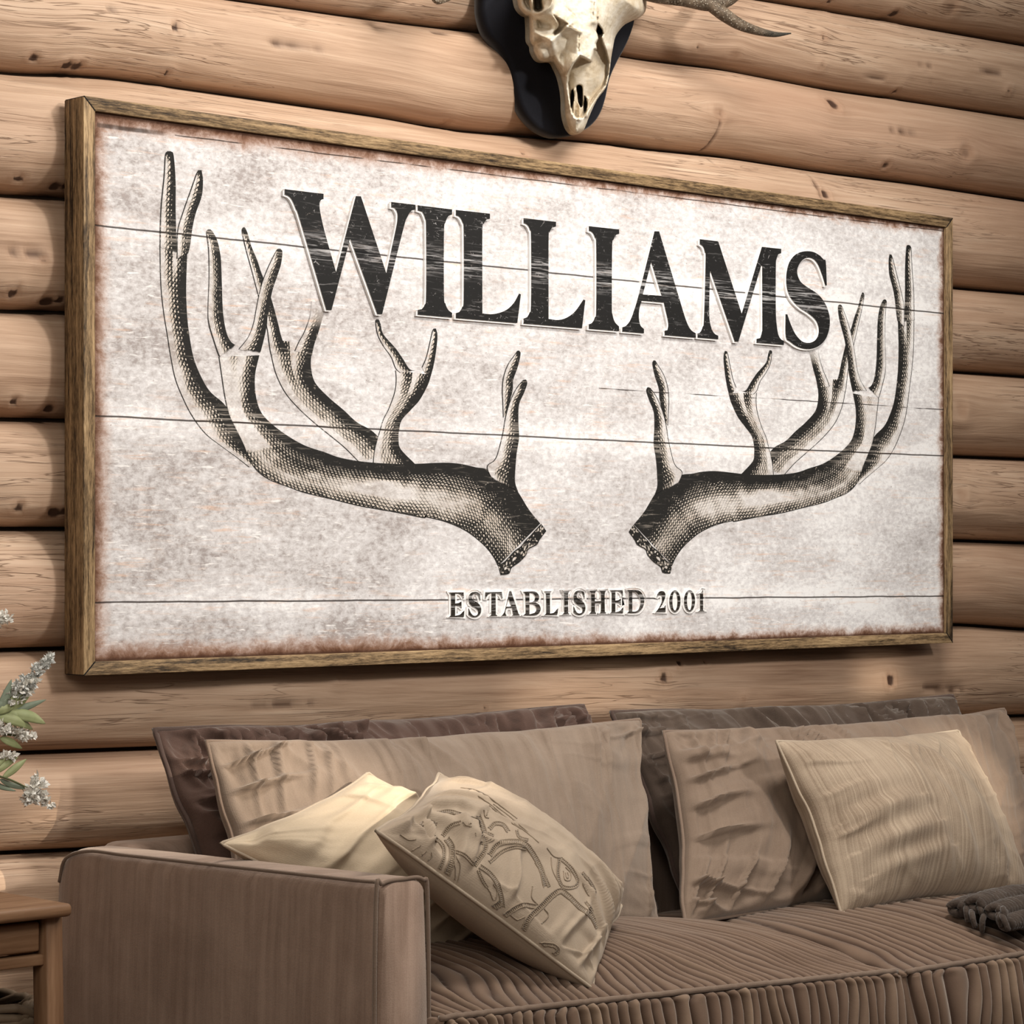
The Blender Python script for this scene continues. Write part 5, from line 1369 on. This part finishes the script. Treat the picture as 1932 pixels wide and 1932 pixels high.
def stem_thing(label, path, leaves, spikes, lm=None):
    base = (vx + R_.uniform(-.012, .012), vy + R_.uniform(-.012, .012), tz + .06)
    pts = [base, (base[0] + .006, base[1], tz + .21)] + path
    e = empty('flowering_stem', base, label, 'flower', 'flowering stems in the stoneware vase')
    b = MB(); b.tube(pts, [.0024, .0022, .0018, .0012], 7, 8); recalc(b.build('stem', M_STEM, e))
    for p0, p1, w_, bd, mt in leaves:
        v, f = leaf_mesh(p0, p1, w_, bd, (0.1, -1, .35)); recalc(mk('leaf', v, f, mt, e))
    for pth, r0, r1, n, fl, mt in spikes:
        b = MB(); spike(b, pth, r0, r1, n, fl); b.build('flower_spike', mt, e, smooth=False)
def Q(x, y, n=3.02): return tuple(P(x, y, n))
stem_thing('flowering stem with a tall pointed silvery spike, just left of the sign corner',
    [Q(-120, 1440), Q(-40, 1395), Q(20, 1340), Q(62, 1285)],
    [(Q(-10, 1375), Q(22, 1282), .010, .004, M_LEAF2), (Q(0, 1352), Q(87, 1320), .0062, .004, M_LEAF2), (Q(5, 1345), Q(58, 1308), .010, .003, M_LEAF), (Q(-30, 1365), Q(14, 1312), .009, .004, M_LEAF2), (Q(18, 1335), Q(44, 1300), .008, .003, M_LEAF)],
    [([Q(28, 1318), Q(62, 1275), Q(98, 1240)], .013, .004, 46, .0072, M_FLO2), ([Q(25, 1320), Q(45, 1298), Q(58, 1290)], .014, .010, 26, .008, M_FLO)])
stem_thing('flowering stem with drooping olive leaves and a woolly white spike',
    [Q(-130, 1430), Q(-60, 1395), Q(-10, 1385), Q(30, 1388)],
    [(Q(-10, 1350), Q(62, 1376), .0105, .012, M_LEAF), (Q(10, 1345), Q(86, 1365), .0105, .012, M_LEAF), (Q(5, 1350), Q(50, 1352), .008, .008, M_LEAF), (Q(0, 1392), Q(42, 1412), .007, .004, M_LEAF), (Q(-15, 1345), Q(30, 1330), .008, .006, M_LEAF)],
    [([Q(-20, 1372), Q(20, 1380), Q(60, 1394)], .013, .006, 44, .0075, M_FLO)])
stem_thing('lowest flowering stem, bent down with loose pale star-like florets at its end',
    [Q(-130, 1450), Q(-50, 1455), Q(10, 1468), Q(55, 1488)],
    [(Q(-20, 1462), Q(34, 1428), .006, .003, M_LEAF), (Q(5, 1468), Q(50, 1432), .006, .003, M_LEAF), (Q(-40, 1466), Q(12, 1430), .006, .003, M_LEAF), (Q(0, 1470), Q(52, 1488), .005, -.003, M_LEAF2), (Q(-25, 1470), Q(30, 1492), .005, -.003, M_LEAF2)],
    [([Q(58, 1502), Q(68, 1485), Q(76, 1470)], .008, .007, 12, .0105, M_FLO), ([Q(66, 1495), Q(82, 1506), Q(94, 1518)], .006, .003, 10, .009, M_FLO), ([Q(62, 1500), Q(60, 1510), Q(56, 1516)], .006, .004, 8, .008, M_FLO), ([Q(5, 1430), Q(24, 1426)], .006, .004, 8, .008, M_FLO)])
stem_thing('topmost flowering stem whose white tip just enters at the left edge',
    [Q(-110, 1330), Q(-70, 1250), Q(-30, 1190)],
    [(Q(-70, 1260), Q(-40, 1215), .008, .003, M_LEAF2), (Q(-60, 1250), Q(-90, 1190), .009, .003, M_LEAF), (Q(-95, 1300), Q(-45, 1275), .008, .003, M_LEAF2)],
    [([Q(-40, 1190), Q(-12, 1172), Q(12, 1164)], .012, .008, 26, .008, M_FLO)])
# ================================================================== LIGHT
wd_ = bpy.data.worlds.new('room_light'); SC.world = wd_; wd_.use_nodes = True
bgn = wd_.node_tree.nodes['Background']; bgn.inputs[0].default_value = (1, .95, .89, 1); bgn.inputs[1].default_value = .42
def area(name, loc, tgt, size, energy, col=(1, 1, 1), sy=None):
    l = bpy.data.lights.new(name, 'AREA'); l.energy = energy; l.size = size; l.color = col
    if sy: l.shape = 'RECTANGLE'; l.size_y = sy
    o = bpy.data.objects.new(name, l); COL.objects.link(o); o.location = loc
    o.rotation_euler = (Vector(tgt) - Vector(loc)).to_track_quat('-Z', 'Y').to_euler(); return o
def spot(name, loc, tgt, ang, energy, col=(1, 1, 1), blend=.4, rad=.02):
    l = bpy.data.lights.new(name, 'SPOT'); l.energy = energy; l.spot_size = ang; l.spot_blend = blend; l.color = col; l.shadow_soft_size = rad
    o = bpy.data.objects.new(name, l); COL.objects.link(o); o.location = loc
    o.rotation_euler = (Vector(tgt) - Vector(loc)).to_track_quat('-Z', 'Y').to_euler(); return o
nt = wd_.node_tree
tc = nt.nodes.new('ShaderNodeTexCoord'); sx = nt.nodes.new('ShaderNodeSeparateXYZ'); nt.links.new(tc.outputs['Generated'], sx.inputs[0])
mr = nt.nodes.new('ShaderNodeMapRange'); nt.links.new(sx.outputs[2], mr.inputs['Value'])
for k_, v_ in (('From Min', -.1), ('From Max', .9), ('To Min', .03), ('To Max', .36)): mr.inputs[k_].default_value = v_
nt.links.new(mr.outputs[0], bgn.inputs[1])
spot('front_key_spot', (3.6, -1.0, 2.95), (3.05, 3.35, 1.48), math.radians(45), 510, (1, .965, .92), 1.0, .22)  # added key light aimed at the sign, no real fixture
area('overhead_fill', (3.0, 2.0, 2.85), (3.0, 2.9, .6), 1.3, 46, (1, .945, .88), .5)  # added overhead light for top-lit logs and pillows, no known lamp
area('left_rake_fill', (.35, .7, 2.1), (3.0, 3.2, .9), 1.0, 30, (1, .92, .82), 1.2)  # added raking light from the left, no known window there
spot('window_sun_beam', (3.9, -.3, 2.6), P(545, 1490, 3.0), math.radians(5), 760, (1, .88, .72), 1.0, .01)
for k_, (px_, py_, e_) in enumerate(((960, 1318, 110), (1002, 1315, 200), (1044, 1312, 260), (1086, 1310, 270), (1128, 1308, 240), (1170, 1306, 190), (1212, 1304, 130), (1254, 1302, 80), (1620, 1282, 190), (1650, 1282, 280), (1680, 1282, 190))):
    spot('window_sun_beam', (3.4, -.3, 1.25), P(px_, py_, 3.35), math.radians(1.6), e_, (1, .92, .79), 1.0, .03)
spot('window_sun_beam', (3.9, -.3, 2.6), P(845, 1510, 2.8), math.radians(2.6), 520, (1, .89, .74), 1.0, .02)
spot('window_sun_beam', (3.9, -.3, 2.6), P(1835, 1490, 2.9), math.radians(5), 760, (1, .9, .75), 1.0, .03)
SC.view_settings.view_transform = 'Standard'; SC.view_settings.look = 'None'
SC.view_settings.gamma = 1; SC.view_settings.exposure = 0; SC.view_settings.use_curve_mapping = False
